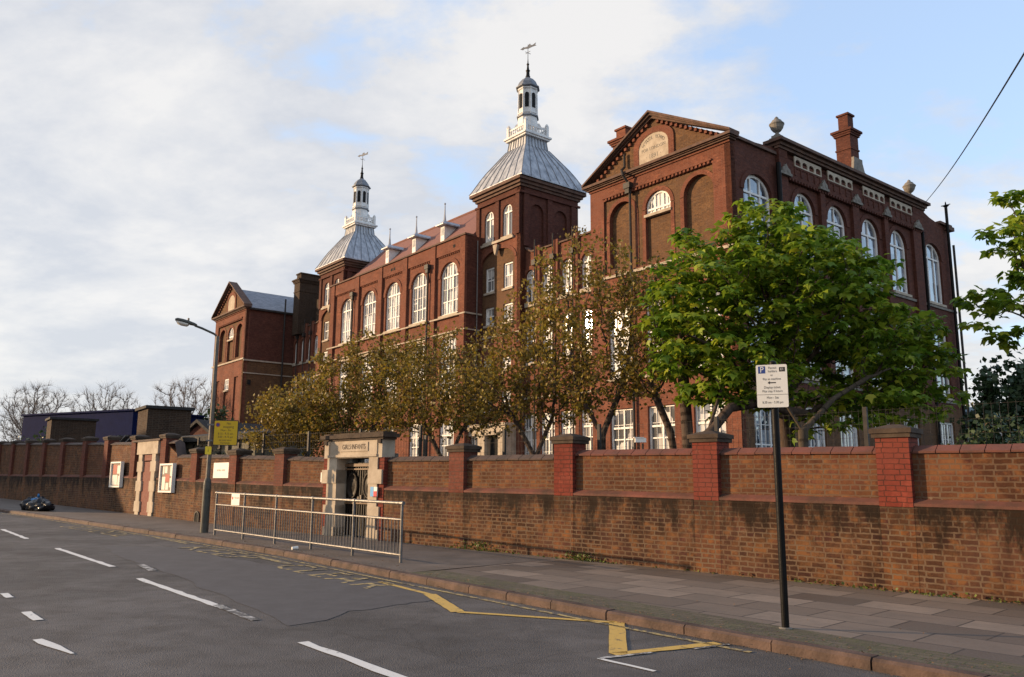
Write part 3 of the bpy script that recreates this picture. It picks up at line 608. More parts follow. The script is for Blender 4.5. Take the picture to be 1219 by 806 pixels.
# things fixed to the wall
def noticeboard(s_, zc, label, papers):
    t_ = thing('notice_board', label, 'notice board', tuple(W2(s_, 0.02))+(zc-0.46,), group=None)
    ti = chain(t_).inverted(); w, h = 1.12, 0.94
    mm = wallmtx(s_, 0.0, zc)
    def bx(mb, x0, x1, y0, y1, z0, z1): mb.box(x0, x1, y0, y1, z0, z1, fn=lambda a, b, c: tuple(ti @ mm @ Vector((a, b, c))))
    f = MB(); bx(f, -w/2, w/2, -h/2, -h/2+0.06, 0.0, 0.12); bx(f, -w/2, w/2, h/2-0.06, h/2, 0.0, 0.12); bx(f, -w/2, -w/2+0.06, -h/2+0.06, h/2-0.06, 0.0, 0.12); bx(f, w/2-0.06, w/2, -h/2+0.06, h/2-0.06, 0.0, 0.12)
    f.build('frame', 'sign_white', t_)
    b = MB(); bx(b, -w/2+0.06, w/2-0.06, -h/2+0.06, h/2-0.06, 0.002, 0.06); b.build('backing', 'board', t_)
    for (x, y, a, b_, c_) in papers:
        q = MB(); bx(q, x, x+a, y, y+b_, 0.061, 0.065); q.build('paper', c_, t_)
noticeboard(29.35, 1.73, 'left of the two white framed notice boards beside the blocked doorway', [(-0.40, 0.02, 0.42, 0.34, 'paper_red'), (0.05, 0.03, 0.36, 0.30, 'paper'), (-0.42, -0.38, 0.55, 0.36, 'paper'), (0.18, -0.38, 0.26, 0.33, 'paper')])
noticeboard(24.4, 1.60, 'right of the two white framed notice boards, nearer the lamp post', [(-0.40, 0.12, 0.14, 0.26, 'paper'), (-0.22, 0.16, 0.22, 0.22, 'paper'), (-0.15, -0.12, 0.36, 0.24, 'paper_red'), (-0.42, -0.38, 0.28, 0.42, 'paper'), (-0.08, -0.38, 0.24, 0.22, 'paper'), (0.24, 0.06, 0.22, 0.34, 'paper'), (0.24, -0.30, 0.2, 0.30, 'paper')])
def wsign(name, s0, s1, z0, z1, mat, label, cat, off, lines=(), extra=()):
    o = thing(name, label, cat, tuple(W2((s0+s1)/2, off))+(z0,)); ti = chain(o).inverted()
    b = MB(); wbox(b, s0, s1, off-0.02, off+0.012, z0, z1, 1); b.build('panel', mat, o, world=True)
    for (dx_, dz_, size, body, m_, sq) in lines: text('lettering', body, size, m_, o, ti @ wallmtx((s0+s1)/2-dx_, off+0.016, (z0+z1)/2+dz_), squash=(sq, 1))
    return o
wsign('wall_sign', 20.05, 21.12, 1.60, 2.05, 'sign_white', 'blank-looking white panel on the upper wall right of the lamp post', 'sign', -0.078, [(0, 0.0, 0.075, 'NO BALL GAMES', 'greyink', 1.0)])
wsign('intercom_plate', 15.02+0.10, 15.02+0.33, 1.50, 1.74, 'sign_white', 'small white plate with a dark button left of the black gate', 'plate', -0.075, [(0.04, 0, 0.12, 'I', 'ink', 1.0)])
o = wsign('gate_sticker', 12.86, 13.10, 1.18, 1.40, 'sign_white', 'small blue, white and red sticker beside the black gate', 'sticker', 0.08)
b = MB(); wbox(b, 12.98, 13.10, 0.093, 0.096, 1.18, 1.40, 1); b.build('blue_part', 'cyan', o, world=True)
b = MB(); wbox(b, 12.86, 12.98, 0.093, 0.096, 1.18, 1.30, 1); b.build('red_part', 'redpaint', o, world=True)

# security mesh fence behind the wall
def meshfence(s0, s1, off, z0f, z1f, label, step):
    o = thing('mesh_fence', label, 'fence', tuple(W2(s0, off))+(basez(s0),), group=None)
    p_ = []; s_ = s0
    while s_ <= s1+0.01: p_.append(s_); s_ += step
    for q in p_:
        b = MB(); wbox(b, q-0.03, q+0.03, off-0.03, off+0.03, basez(q)-0.3, z1f(q)+0.03, 1); b.build('post', 'dark', o, world=True)
    for u, v in zip(p_[:-1], p_[1:]):
        b = MB(); k = int((v-u)/0.10)
        for i in range(1, k):
            q = u+(v-u)*i/k; wbox(b, q-0.0013, q+0.0013, off-0.002, off+0.002, z0f(q), z1f(q), 1)
        h = 0.0; zz_ = z1f((u+v)/2)-0.03
        while zz_ > z0f((u+v)/2): wbox(b, u, v, off+0.003, off+0.008, (lambda dz: lambda q: z1f(q)-dz)(z1f((u+v)/2)-zz_), (lambda dz: lambda q: z1f(q)-dz+0.003)(z1f((u+v)/2)-zz_), 1); zz_ -= 0.20
        b.build('mesh_panel', 'dark', o, world=True)
meshfence(-5.5, 12.0, -0.62, lambda s_: 1.6, lambda s_: 2.66-0.008*s_, 'dark wire mesh fence rising behind the red-coped wall on the right', 2.5)
meshfence(12.2, 23.7, -0.62, lambda s_: 1.7, lambda s_: 2.78+0.01*(s_-12), 'dark wire mesh fence rising behind the wall around the gateway', 2.3)
# weeds at the foot of the wall, leaf litter along kerb
def leafmesh(name, mat, P, size, nrm=None, tint=None, parent=None, shape='leaf', world=False, jitter=0.3, up=0.0):
    n = len(P)
    if shape == 'leaf': tpl = np.array([(0, 0, 0), (0.5, 0.42, 0.05), (1.0, 0.0, -0.08), (0.5, -0.42, 0.05)])
    elif shape == 'maple': tpl = np.array([(0, 0, 0), (0.10, 0.36, -0.03), (0.42, 0.58, -0.10), (0.50, 0.26, 0.0), (1.0, 0.0, -0.20), (0.50, -0.26, 0.0), (0.42, -0.58, -0.10), (0.10, -0.36, -0.03)])
    else: tpl = np.array([(0, -0.05, 0), (1, 0, 0.0), (0, 0.05, 0)])
    if nrm is None:
        nrm = rng.normal(size=(n, 3)); nrm[:, 2] = np.abs(nrm[:, 2])+up
    nrm = nrm/np.linalg.norm(nrm, axis=1)[:, None]
    r_ = rng.normal(size=(n, 3)); X = r_-nrm*(r_*nrm).sum(1)[:, None]; X /= np.linalg.norm(X, axis=1)[:, None]
    return leafmesh2(name, mat, P, size, X, nrm, tint, parent, tpl, world)
def leafmesh2(name, mat, P, size, X, nrm, tint, parent, tpl, world):
    n = len(P); Y = np.cross(nrm, X); k = len(tpl); sz = np.broadcast_to(size, (n,))
    V = P[:, None, :]+sz[:, None, None]*(tpl[None, :, 0, None]*X[:, None, :]+tpl[None, :, 1, None]*Y[:, None, :]+tpl[None, :, 2, None]*nrm[:, None, :])
    V = V.reshape(-1, 3)
    if world and parent is not None:
        mi = np.array(chain(parent).inverted()); V = V @ mi[:3, :3].T+mi[:3, 3]
    me = bpy.data.meshes.new(name); me.vertices.add(n*k); me.vertices.foreach_set('co', V.ravel())
    if k == 8: fl = np.array([[0, 1, 2, 3], [0, 3, 4, 5], [0, 5, 6, 7]]); 
    elif k == 4: fl = np.array([[0, 1, 2, 3]])
    else: fl = np.array([[0, 1, 2]])
    q = fl.shape[1]; F = (np.arange(n)[:, None, None]*k+fl[None]).reshape(-1)
    me.loops.add(len(F)); me.loops.foreach_set('vertex_index', F); me.polygons.add(len(F)//q); me.polygons.foreach_set('loop_start', np.arange(0, len(F), q)); me.polygons.foreach_set('loop_total', np.full(len(F)//q, q))
    me.update(); me.validate()
    if tint is None: tint = rng.random(n)
    at = me.attributes.new('tint', 'FLOAT', 'POINT'); at.data.foreach_set('value', np.repeat(tint, k).astype(np.float32))
    me.materials.append(M[mat]); o = bpy.data.objects.new(name, me); COL.objects.link(o)
    if parent is not None: o.parent = parent
    return o
pp = []
for _ in range(750):
    s_ = random.choice([random.gauss(9.6, 0.35), random.gauss(6.9, 0.25), random.uniform(-3, 12), random.uniform(-3, 3)]); w = abs(random.gauss(0, 0.05)); p = W2(s_, 0.02+w)
    pp.append((p.x, p.y, basez(s_)+random.random()**2*(0.16 if abs(s_-9.6) < 0.7 or abs(s_-6.9) < 0.4 else 0.05)))
o = leafmesh('wall_weeds', 'weed', np.array(pp), rng.uniform(0.02, 0.06, len(pp)), shape='leaf'); o['kind'] = 'stuff'; tag(o, 'low green weeds growing along the foot of the wall', 'weeds')
pp = []
for _ in range(2600):
    i = random.random()
    if i < 0.45: p = koff(random.uniform(-12, 9), -0.14-abs(random.gauss(0, 0.16)))
    elif i < 0.75:
        p = koff(random.uniform(-12, 9), 0.03+abs(random.gauss(0, 0.05)))
    elif i < 0.93: s_ = random.uniform(-5, 30); p = W2(s_, 0.05+abs(random.gauss(0, 0.12)))
    else: p = koff(random.uniform(-8, 6), random.uniform(-1.6, 1.0))
    onroad = 0.45 <= i < 0.75
    pp.append((p.x, p.y, gz(p.x, p.y)+(-0.09 if onroad else 0.008)+random.random()*0.008))
o = leafmesh('leaf_litter', 'litter', np.array(pp), rng.uniform(0.008, 0.03, len(pp)), shape='leaf', up=3.0); o['kind'] = 'stuff'; tag(o, 'tiny brown leaves and petals scattered along the kerb', 'leaf litter')

# ---------------------------------------------------------------- school
# local frame: x = -a (a = metres leftwards along the street front), y = depth behind the front, z up
YAW = 0.8981
sc = thing('school_building', 'large red brick Victorian school with two lead spired towers and tall white windows', 'building', (9.088, 32.612, 0.0), -(math.pi/2-0)+0, None)
sc.rotation_euler = (0, 0, math.atan2(-math.sin(YAW), math.cos(YAW)))
def front(y0): return lambda a, z, d: (-a, y0+d, z)
def side(a0): return lambda b, z, d: (-(a0+d), b, z)          # faces the right end (+x), d inwards
def back(a0): return lambda b, z, d: (-(a0-d), b, z)          # faces left
def arch(u0, u1, z0, z1, rise, n=10):       # outline, bottom first
    pts = [(u0, z0), (u1, z0)]
    if rise <= 0: return pts+[(u1, z1), (u0, z1)]
    cx = (u0+u1)/2; hw = abs(u1-u0)/2*(1 if u1 > u0 else -1); zs = z1-rise
    return pts+[(cx+hw*math.cos(math.pi*i/n), zs+rise*math.sin(math.pi*i/n)) for i in range(n+1)]
def rect(u0, u1, z0, z1): return [(u0, z0), (u1, z0), (u1, z1), (u0, z1)]
def facade(name, mat, fn, outer, holes, depth=0.22, parent=None, top=None, thick=0.3):
    mb = MB(); mb.poly(outer, holes, lambda u, v: fn(u, v, 0)); 
    for h in holes: mb.rim(h, lambda u, v: fn(u, v, 0), lambda u, v: fn(u, v, depth))
    mb.rim(outer, lambda u, v: fn(u, v, 0), lambda u, v: fn(u, v, thick)); 
    return mb.build(name, mat, parent or sc)
def fbox(mb, fn, u0, u1, z0, z1, d0, d1): mb.box(u0, u1, d0, d1, z0, z1, fn=lambda u, d, z: fn(u, z, d)); return mb
def window(fn, u0, u1, z0, z1, rise, d=0.16, mull=(0.5,), rows=3, transom=None, glass_='glass', sill=True, fr=0.075, pane_only=False, bars=True):
    out = arch(u0, u1, z0, z1, rise, 14); inn = arch(u0+fr, u1-fr, z0+fr, z1-fr, max(0, rise-fr*0.6) if rise > 0 else 0, 14)
    mb = MB(); mb.slab(out, [inn], fn, d-0.03, d+0.05)
    hw = (u1-u0)/2; cx = (u0+u1)/2; zs = z1-rise
    def top(u):
        if rise <= 0: return z1-fr
        k = max(0.0, 1-((u-cx)/hw)**2); return zs+rise*math.sqrt(k)-fr*0.5
    for mm_ in mull:
        u = u0+(u1-u0)*mm_; fbox(mb, fn, u-0.038, u+0.038, z0+fr, top(u), d-0.02, d+0.045)
    if transom is None and rise > 0: transom = (zs,)
    for tz in transom or (): fbox(mb, fn, u0+fr, u1-fr, tz-0.045, tz+0.045, d-0.025, d+0.046)
    if bars:
        nu = [0]+list(mull)+[1]
        for i in range(len(nu)-1):
            u = u0+(u1-u0)*(nu[i]+nu[i+1])/2; fbox(mb, fn, u-0.012, u+0.012, z0+fr, top(u), d+0.0, d+0.04)
        zt = zs if rise > 0 else z1-fr
        for r_ in range(1, rows):
            z = z0+fr+(zt-z0-fr)*r_/rows; fbox(mb, fn, u0+fr, u1-fr, z-(0.03 if r_ == rows//2 else 0.012), z+(0.03 if r_ == rows//2 else 0.012), d+0.002, d+0.041)
    w = mb.build('window', 'white', sc)
    gm = MB(); gm.poly(arch(u0+0.02, u1-0.02, z0+0.02, z1-0.02, max(0, rise-0.01), 14), [], lambda u, v: fn(u, v, d+0.035)); gm.build('pane', glass_, w, uvofs=(random.random()*9, random.random()*9))
    if sill:
        s_ = MB(); fbox(s_, fn, u0-0.07, u1+0.07, z0-0.13, z0-0.002, -0.09, d); s_.build('sill', 'stone', w)
    return w
def blind(fn, shape, d, mat='stock', name='blind_arch'):
    mb = MB(); mb.poly(shape, [], lambda u, v: fn(u, v, d)); mb.build(name, mat, sc)
def archring(mb, fn, u0, u1, z1, rise, w=0.22, d0=-0.03, d1=0.0, zb=None):
    cx = (u0+u1)/2; hw = (u1-u0)/2; zs = z1-rise; n = 14
    o_ = [(cx+(hw+w)*math.cos(math.pi*i/n), zs+(rise+w)*math.sin(math.pi*i/n)) for i in range(n+1)]; i_ = [(cx+hw*math.cos(math.pi*i/n), zs+rise*math.sin(math.pi*i/n)) for i in range(n, -1, -1)]
    mb.slab(o_+i_, [], fn, d0, d1)
GB = -0.5
def dentils(mb, fn, u0, u1, z0, z1, step=0.24, w=0.12, d=-0.08, slope=None):
    u = u0
    while u < u1-w:
        dz = slope(u) if slope else 0
        fbox(mb, fn, u, u+w, z0+dz, z1+dz, d, 0.001); u += step

# ---- right pavilion, front gable (a 0..8.4)
F0 = front(0.0)
def pavilion_front(fn, a0, wd, zc, zap, zstr, dup=1.0):
    k = wd/8.4; A = lambda u: a0+u*k
    zo = zc-16.0
    midw = (A(3.35), A(4.85)); ar = [(A(0.97), A(2.60)), (A(5.50), A(7.16))]
    holes = [arch(midw[0], midw[1], 11.6 if dup else zc-4.4, 14.72+zo, 0.72*k)]+[arch(u0, u1, 11.6, 14.78+zo, 0.80*k) for u0, u1 in ar]
    field = rect(A(1.05)-0.12, A(7.35)+0.12, 11.35, 15.05+zo)
    # outer frame of red brick with a sunk field
    body = [(a0, zstr+0.1), (a0+wd, zstr+0.1), (a0+wd, zc-0.3), (a0, zc-0.3)]
    facade('gable_wall', 'red', fn, body, [[(p[0], p[1]) for p in field]], 0.10)
    mb = MB(); fin = lambda u, z, d: fn(u, z, d+0.10)
    mb.poly(field, holes, lambda u, v: fin(u, v, 0)); mb.build('sunk_field', 'stock', sc)
    mb = MB()
    for h in holes: mb.rim(h, lambda u, v: fin(u, v, 0), lambda u, v: fin(u, v, 0.22))
    for (u0, u1) in ar+[midw]:
        archring(mb, fin, u0, u1, (14.78 if (u0, u1) != midw else 14.72)+zo, (0.80 if (u0, u1) != midw else 0.72)*k, 0.20)
        fbox(mb, fin, u0-0.20, u0, 11.4, 13.95+zo, -0.03, 0.0); fbox(mb, fin, u1, u1+0.20, 11.4, 13.95+zo, -0.03, 0.0)
    mb.build('arch_surround', 'red', sc)
    for u0, u1 in ar: blind(fin, arch(u0, u1, 11.6, 14.78+zo, 0.80*k), 0.20)
    blind(fin, arch(midw[0], midw[1], 11.6, 13.74+zo, 0), 0.14)
    w = window(fin, midw[0]+0.02, midw[1]-0.02, 13.72+zo, 14.70+zo, 0.70*k, 0.10, (0.33, 0.67), 1, transom=(13.95+zo,))
    mb = MB(); dentils(mb, fn, A(1.05), A(7.4), 15.05+zo, 15.16+zo, 0.22, 0.12, -0.06); fbox(mb, fn, A(0.95), A(7.5), 15.16+zo, 15.24+zo, -0.08, 0.0); fbox(mb, fn, a0-0.02, a0+wd+0.02, zc-0.30, zc-0.2, -0.06, 0.0); mb.build('dentil_band', 'red', sc)
    # entablature cornice
    mb = MB(); fbox(mb, fn, a0-0.10, a0+wd+0.10, zc-0.199, zc-0.08, -0.16, 0.3); fbox(mb, fn, a0-0.26, a0+wd+0.26, zc-0.08, zc+0.04, -0.34, 0.3); fbox(mb, fn, a0-0.18, a0+wd+0.18, zc-0.13, zc-0.081, -0.24, 0.3)
    mb.build('cornice', 'cornice', sc)
    # pediment
    cx = a0+wd/2; tri = [(a0+0.1, zc+0.04), (a0+wd-0.1, zc+0.04), (cx, zap-0.2)]
    pl = arch(cx-0.90*k, cx+0.90*k, zc+0.08, zc+1.52, 0.62)
    fp = lambda u, z, d: fn(u, z, d+0.04)
    mb = MB(); mb.slab(tri, [], fp, 0.0, 0.35); mb.build('pediment', 'stock', sc)
    mb = MB(); o_ = arch(cx-1.22*k, cx+1.22*k, zc+0.04, zc+1.80, 0.72); mb.slab(o_, [pl], fp, -0.07, 0.0); mb.build('plaque_surround', 'red', sc)
    mb = MB(); mb.slab(pl, [], fp, -0.05, -0.001); pq = mb.build('stone_plaque', 'stone', sc)
    if dup:
        ti = chain(sc).inverted()
        def fm(a_, z_, d_):
            o_ = Vector(fp(a_, z_, d_)); xr = Vector((1, 0, 0)); mm = Matrix((xr, Vector((0, 0, 1)), Vector((0, -1, 0)))).transposed().to_4x4(); mm.translation = o_; return mm
        for i, ch in enumerate('SCHOOL BOARD'):
            th = math.pi*(0.16+0.68*i/11); text('plaque_lettering', ch, 0.24, 'grey_stone', pq, fm(cx+0.70*math.cos(th), zc+0.82+0.50*math.sin(th), -0.056) @ Matrix.Rotation(math.pi/2-(math.pi-th), 4, 'Z')) if ch != ' ' else None
        text('plaque_lettering', 'FOR LONDON', 0.22, 'grey_stone', pq, fm(cx, zc+0.80, -0.056)); text('plaque_lettering', '· 1891 ·', 0.30, 'grey_stone', pq, fm(cx, zc+0.42, -0.056))
    # raking cornice
    sl = (zap-zc-0.04)/(wd/2+0.26)
    for sg in (1, -1):
        mb = MB(); e0 = (cx+sg*(wd/2+0.26), zc+0.05); 
        for (t0, t1, dd0) in ((0.0, 0.10, -0.36), (-0.12, 0.0, -0.26), (-0.24, -0.12, -0.14)):
            q = [(e0[0], e0[1]+t0-0.0), (e0[0], e0[1]+t1), (cx, zap+t1), (cx, zap+t0)]; q = [(a_, max(z_, zc+0.045)) for a_, z_ in q]
            mb.slab(q, [], fn, dd0, 0.34)
        u = 0.35
        mb.build('raking_cornice', 'cornice', sc)
        mb = MB()
        while u < wd/2-0.1:
            a_ = cx+sg*(wd/2-u); z_ = zc+0.05+sl*(u+0.26)-0.36
            if z_ > zc+0.12: fbox(mb, fn, a_-0.07, a_+0.07, z_-0.02, z_+0.12, -0.10, 0.03)
            u += 0.27
        mb.build('raking_dentils', 'red', sc)
    # below the string course
    fbx = MB(); fbox(fbx, fn, a0-0.05, a0+wd+0.05, zstr-0.03, zstr+0.10, -0.10, 0.0); fbx.build('string_course', 'stone', sc)
M['cornice'] = plain('soot_stained_cornice', (0.15, 0.085, 0.06), (0.07, 0.045, 0.035), 3, 0.8, bump=0.3)
pavilion_front(F0, 0.0, 8.4, 16.0, 18.45, 11.15)
gw_l = [(0.75, 2.35), (3.38, 4.91), (5.68, 7.25)]
lowholes = [rect(u0, u1, 2.1, 4.90) for u0, u1 in gw_l]+[rect(u0, u1, 6.3, 9.6) for u0, u1 in gw_l]
facade('front_wall', 'red', F0, rect(0, 8.4, GB, 11.12), lowholes, 0.22)
for u0, u1 in gw_l:
    window(F0, u0, u1, 2.1, 4.90, 0, 0.15, (0.5,), 4, (4.02,)); window(F0, u0, u1, 6.3, 9.6, 0, 0.15, (0.5,), 5, (8.2,))
# ---- side walls of pavilion + right range
SR = side(0.0)
wins = [(1.8, 2.0, 0), (5.35, 1.72, 1), (8.1, 1.72, 1), (11.2, 1.72, 1), (14.05, 1.72, 1), (17.85, 2.0, 0)]
def wy(c_, w_): return c_-w_/2, c_+w_/2
holes = []
for c_, w_, cen in wins:
    u0, u1 = wy(c_, w_)
    holes += [arch(u0, u1, 11.30, 14.66, w_/2 if cen else 0.85), rect(u0, u1, 6.15, 9.85), rect(u0+0.05, u1-0.05, 2.2, 4.85)]
outer = [(0, GB), (20.2, GB), (20.2, 15.95), (19.6, 16.0), (18.8, 16.02), (17.9, 16.15), (17.2, 16.35), (16.9, 16.5), (3.5, 16.5), (3.4, 16.3), (0, 15.98)]
# stock-brick ground storey, red brick above
cutz = 5.6
mbx = MB(); mbx.poly(rect(0, 20.2, GB, cutz), [h for h in holes if h[2][1] < 5.5], lambda u, v: SR(u, v, 0))
for h in holes:
    if h[2][1] < 5.5: mbx.rim(h, lambda u, v: SR(u, v, 0), lambda u, v: SR(u, v, 0.22))
mbx.build('ground_storey_wall', 'stock', sc)
facade('side_wall', 'tower_shade_red', SR, [(0, cutz), (20.2, cutz)]+outer[2:], [h for h in holes if h[2][1] > 5.5], 0.22)
for c_, w_, cen in wins:
    u0, u1 = wy(c_, w_); ml = (0.36, 0.64) if False else ((0.5,) if cen else (0.33, 0.67))
    window(SR, u0, u1, 11.30, 14.66, w_/2 if cen else 0.85, 0.14, ml, 4, glass_='glass_dark', bars=False, fr=0.12); window(SR, u0, u1, 6.15, 9.85, 0, 0.14, ml, 4, (8.6, 7.4), glass_='glass_dark', bars=False, fr=0.12); window(SR, u0+0.05, u1-0.05, 2.2, 4.85, 0, 0.14, (0.33, 0.67), 3, glass_='glass_dark', fr=0.11)
mb = MB()
for p0, p1 in ((3.35, 3.95), (6.55, 6.95), (9.4, 10.0), (12.45, 12.85), (15.5, 16.35)): fbox(mb, SR, p0, p1, 5.6, 15.05, -0.16, 0.0)
fbox(mb, SR, 3.3, 16.9, 15.05, 15.9, -0.17, 0.0); fbox(mb, SR, 3.3, 3.95, 15.9, 16.45, -0.18, 0.0); fbox(mb, SR, 15.6, 16.9, 15.9, 16.45, -0.18, 0.0)
dentils(mb, SR, 4.0, 16.4, 14.93, 15.049, 0.24, 0.13, -0.20)
for c_, w_, cen in wins:
    u0, u1 = wy(c_, w_); archring(mb, SR, u0, u1, 14.66, w_/2 if cen else 0.85, 0.24, -0.05, 0.0)
mb.build('pilasters', 'tower_shade_red', sc)
mb = MB(); fbox(mb, SR, 3.2, 16.95, 16.38, 16.52, -0.34, 0.4); fbox(mb, SR, 3.05, 17.05, 16.52, 16.66, -0.5, 0.45); fbox(mb, SR, 3.25, 16.9, 16.26, 16.38, -0.24, 0.0)
fbox(mb, SR, -0.26, 3.2, 15.93, 16.06, -0.12, 0.35); fbox(mb, SR, 18.9, 20.35, 16.02, 16.16, -0.14, 0.4); fbox(mb, SR, 19.6, 20.42, 15.80, 16.019, -0.22, 0.4)
mb.build('parapet_cornice', 'cornice', sc)
mb = MB(); fbox(mb, SR, 0, 20.2, 11.02, 11.14, -0.07, 0.0); fbox(mb, SR, 0, 20.2, 5.86, 5.98, -0.05, 0.0); mb.build('string_course', 'grey_stone', sc)
# stone arcaded panels under the parapet, corbels
for (u0, u1) in ((4.45, 6.65), (7.2, 9.4), (10.4, 12.5), (13.1, 15.4)):
    mb = MB(); n_ = 4; w_ = (u1-u0)/n_; hs = []
    for i in range(n_): hs.append(arch(u0+i*w_+0.07, u0+(i+1)*w_-0.07, 15.74, 16.02, 0.13, 8))
    mb.slab(rect(u0, u1, 15.68, 16.16), hs, SR, -0.22, -0.171); mb.build('stone_arcade', 'stone', sc)
    mb = MB(); fbox(mb, SR, u0+0.02, u1-0.02, 15.60, 15.679, -0.20, -0.17)
    for i in range(n_+1):
        u = min(max(u0+i*w_, u0+0.07), u1-0.07); fbox(mb, SR, u-0.05, u+0.05, 15.25, 15.601, -0.205, -0.168)
    mb.build('arcade_brackets', 'tower_shade_red', sc)
for u, w_ in ((3.65, 0.36), (6.75, 0.30), (9.7, 0.36), (12.65, 0.30), (15.95, 0.36)):
    mb = MB(); pts = [(-1, 15.05), (1, 15.05), (1, 15.16), (0.72, 15.18), (0.62, 15.34), (0.3, 15.40), (0, 15.56), (-0.3, 15.40), (-0.62, 15.34), (-0.72, 15.18), (-1, 15.16)]
    mb.slab([(u+p[0]*w_*1.25, p[1]) for p in pts], [], SR, -0.30, -0.172); mb.tube(SR(u-0.14, 15.24, -0.31), SR(u-0.14, 15.24, -0.24), 0.10, n=10); mb.tube(SR(u+0.14, 15.24, -0.31), SR(u+0.14, 15.24, -0.24), 0.10, n=10)
    mb.build('carved_corbel', 'grey_stone', sc)
def urn(x, y, z):
    mb = MB(); mb.box(x-0.26, x+0.26, y-0.26, y+0.26, z-0.1, z+0.14); mb.box(x-0.19, x+0.19, y-0.19, y+0.19, z+0.14, z+0.26)
    mb.lathe([(z+0.26, 0.13), (z+0.31, 0.15), (z+0.36, 0.08), (z+0.42, 0.09), (z+0.50, 0.19), (z+0.62, 0.27), (z+0.76, 0.31), (z+0.80, 0.34), (z+0.84, 0.33), (z+0.90, 0.26), (z+1.0, 0.20), (z+1.06, 0.10), (z+1.12, 0.09), (z+1.19, 0.02)], x, y, 18)
    mb.build('stone_urn', 'grey_stone', sc, smooth=False)
urn(-0.05, 3.6, 16.7); urn(-0.05, 15.9, 16.7)
# other walls and roofs of the right pavilion
mb = MB(); mb.poly([(0, GB), (9.0, GB), (9.0, 15.9), (0, 15.9)], [], lambda b, z: back(8.4)(b, z, 0)); mb.build('side_wall', 'red', sc)
mb = MB(); mb.poly([(0, GB), (20.2, GB), (20.2, 15.9), (0, 15.9)], [], lambda a, z: (-a*0.5, 20.2, z)); mb.poly(rect(8, 20.2, GB, 15.9), [], lambda b, z: (-10.1, b, z)); mb.build('back_wall', 'stock', sc)
mb = MB(); mb.add([(0.0, 0.3, 16.0), (-4.2, 0.3, 18.2), (-8.4, 0.3, 16.0), (0, 9.0, 16.0), (-4.2, 9.0, 18.2), (-8.4, 9, 16.0)], [(0, 3, 4, 1), (1, 4, 5, 2), (3, 5, 4)]); mb.box(-10.1, -0.3, 9.0, 20.2, 15.6, 15.8); mb.build('roof', 'slate', sc)
def chimney(x0, x1, y0, y1, z0, z1, mat='red', pots=False, over=0.13, capz=0.75):
    mb = MB(); mb.box(x0, x1, y0, y1, z0, z1-capz-0.32); mb.box(x0+0.13, x1-0.13, y0+0.13, y1-0.13, z1-capz, z1-0.1); 
    o = mb.build('chimney_stack', mat, sc)
    mb = MB()
    for i, (e, za, zb) in enumerate(((0.07, z1-capz-0.32, z1-capz-0.22), (over+0.03, z1-capz-0.22, z1-capz-0.12), (over+0.1, z1-capz-0.12, z1-capz), (-0.06, z1-0.1, z1), (0.04, z1-capz-1.1, z1-capz-1.02))): mb.box(x0-e, x1+e, y0-e, y1+e, za, zb+0.0)
    mb.build('chimney_cap', mat, o)
    return o
chimney(-1.55, -0.75, 11.3, 12.1, 15.8, 20.75, 'tower_shade_red', over=0.08, capz=0.95)
mb = MB(); mb.box(-1.7, -0.45, 11.1, 12.7, 15.8, 17.3); mb.build('chimney_base', 'tower_shade_red', sc)
mb = MB(); 
mb.slab([(11.15, 17.3), (12.65, 17.3), (12.6, 17.5), (12.3, 17.55), (12.12, 18.0), (12.12, 18.2), (11.28, 18.2), (11.28, 18.0)], [], lambda b, z, d: (-0.74+d, b, z), 0, 0.14); mb.build('chimney_shoulder', 'grey_stone', sc)
chimney(-8.25, -7.35, 1.5, 3.0, 15.9, 19.5, over=0.10, capz=0.62)
# rainwater pipes
def pipe(pts, name='rainwater_pipe', r=0.06, hopper=None, mat='dark'):
    mb = MB()
    for p, q in zip(pts[:-1], pts[1:]): mb.tube(p, q, r, n=8)
    if hopper:
        x, y, z = hopper; mb.box(x-0.2, x+0.2, y-0.16, y+0.1, z-0.1, z+0.18); mb.box(x-0.13, x+0.13, y-0.12, y+0.08, z-0.34, z-0.1)
    return mb.build(name, mat, sc)
pipe([(-5.95, -0.10, 17.0), (-5.95, -0.10, 16.35), (-5.85, -0.42, 16.1), (-5.75, -0.42, 15.8), (-5.62, -0.12, 15.35), (-5.62, -0.12, 0)], hopper=(-5.7, -0.13, 15.3))
pipe([(0.20, 19.6, 17.1), (0.20, 19.6, 0)], r=0.085, mat='black'); pipe([(0.12, 20.35, 15.0), (0.12, 20.35, 0)], r=0.07)
mb = MB(); mb.lathe([(17.1, 0.10), (17.16, 0.18), (17.22, 0.05), (17.4, 0.02)], 0.20, 19.6, 10); mb.box(-0.05, 0.45, 19.58, 19.62, 17.18, 17.22); mb.build('vent_finial', 'black', sc)
pipe([(0.22, 3.15, 15.5), (0.22, 3.15, 0)], r=0.11, mat='black'); pipe([(0.1, 16.7, 15.2), (0.1, 16.7, 0)], r=0.08, mat='black')

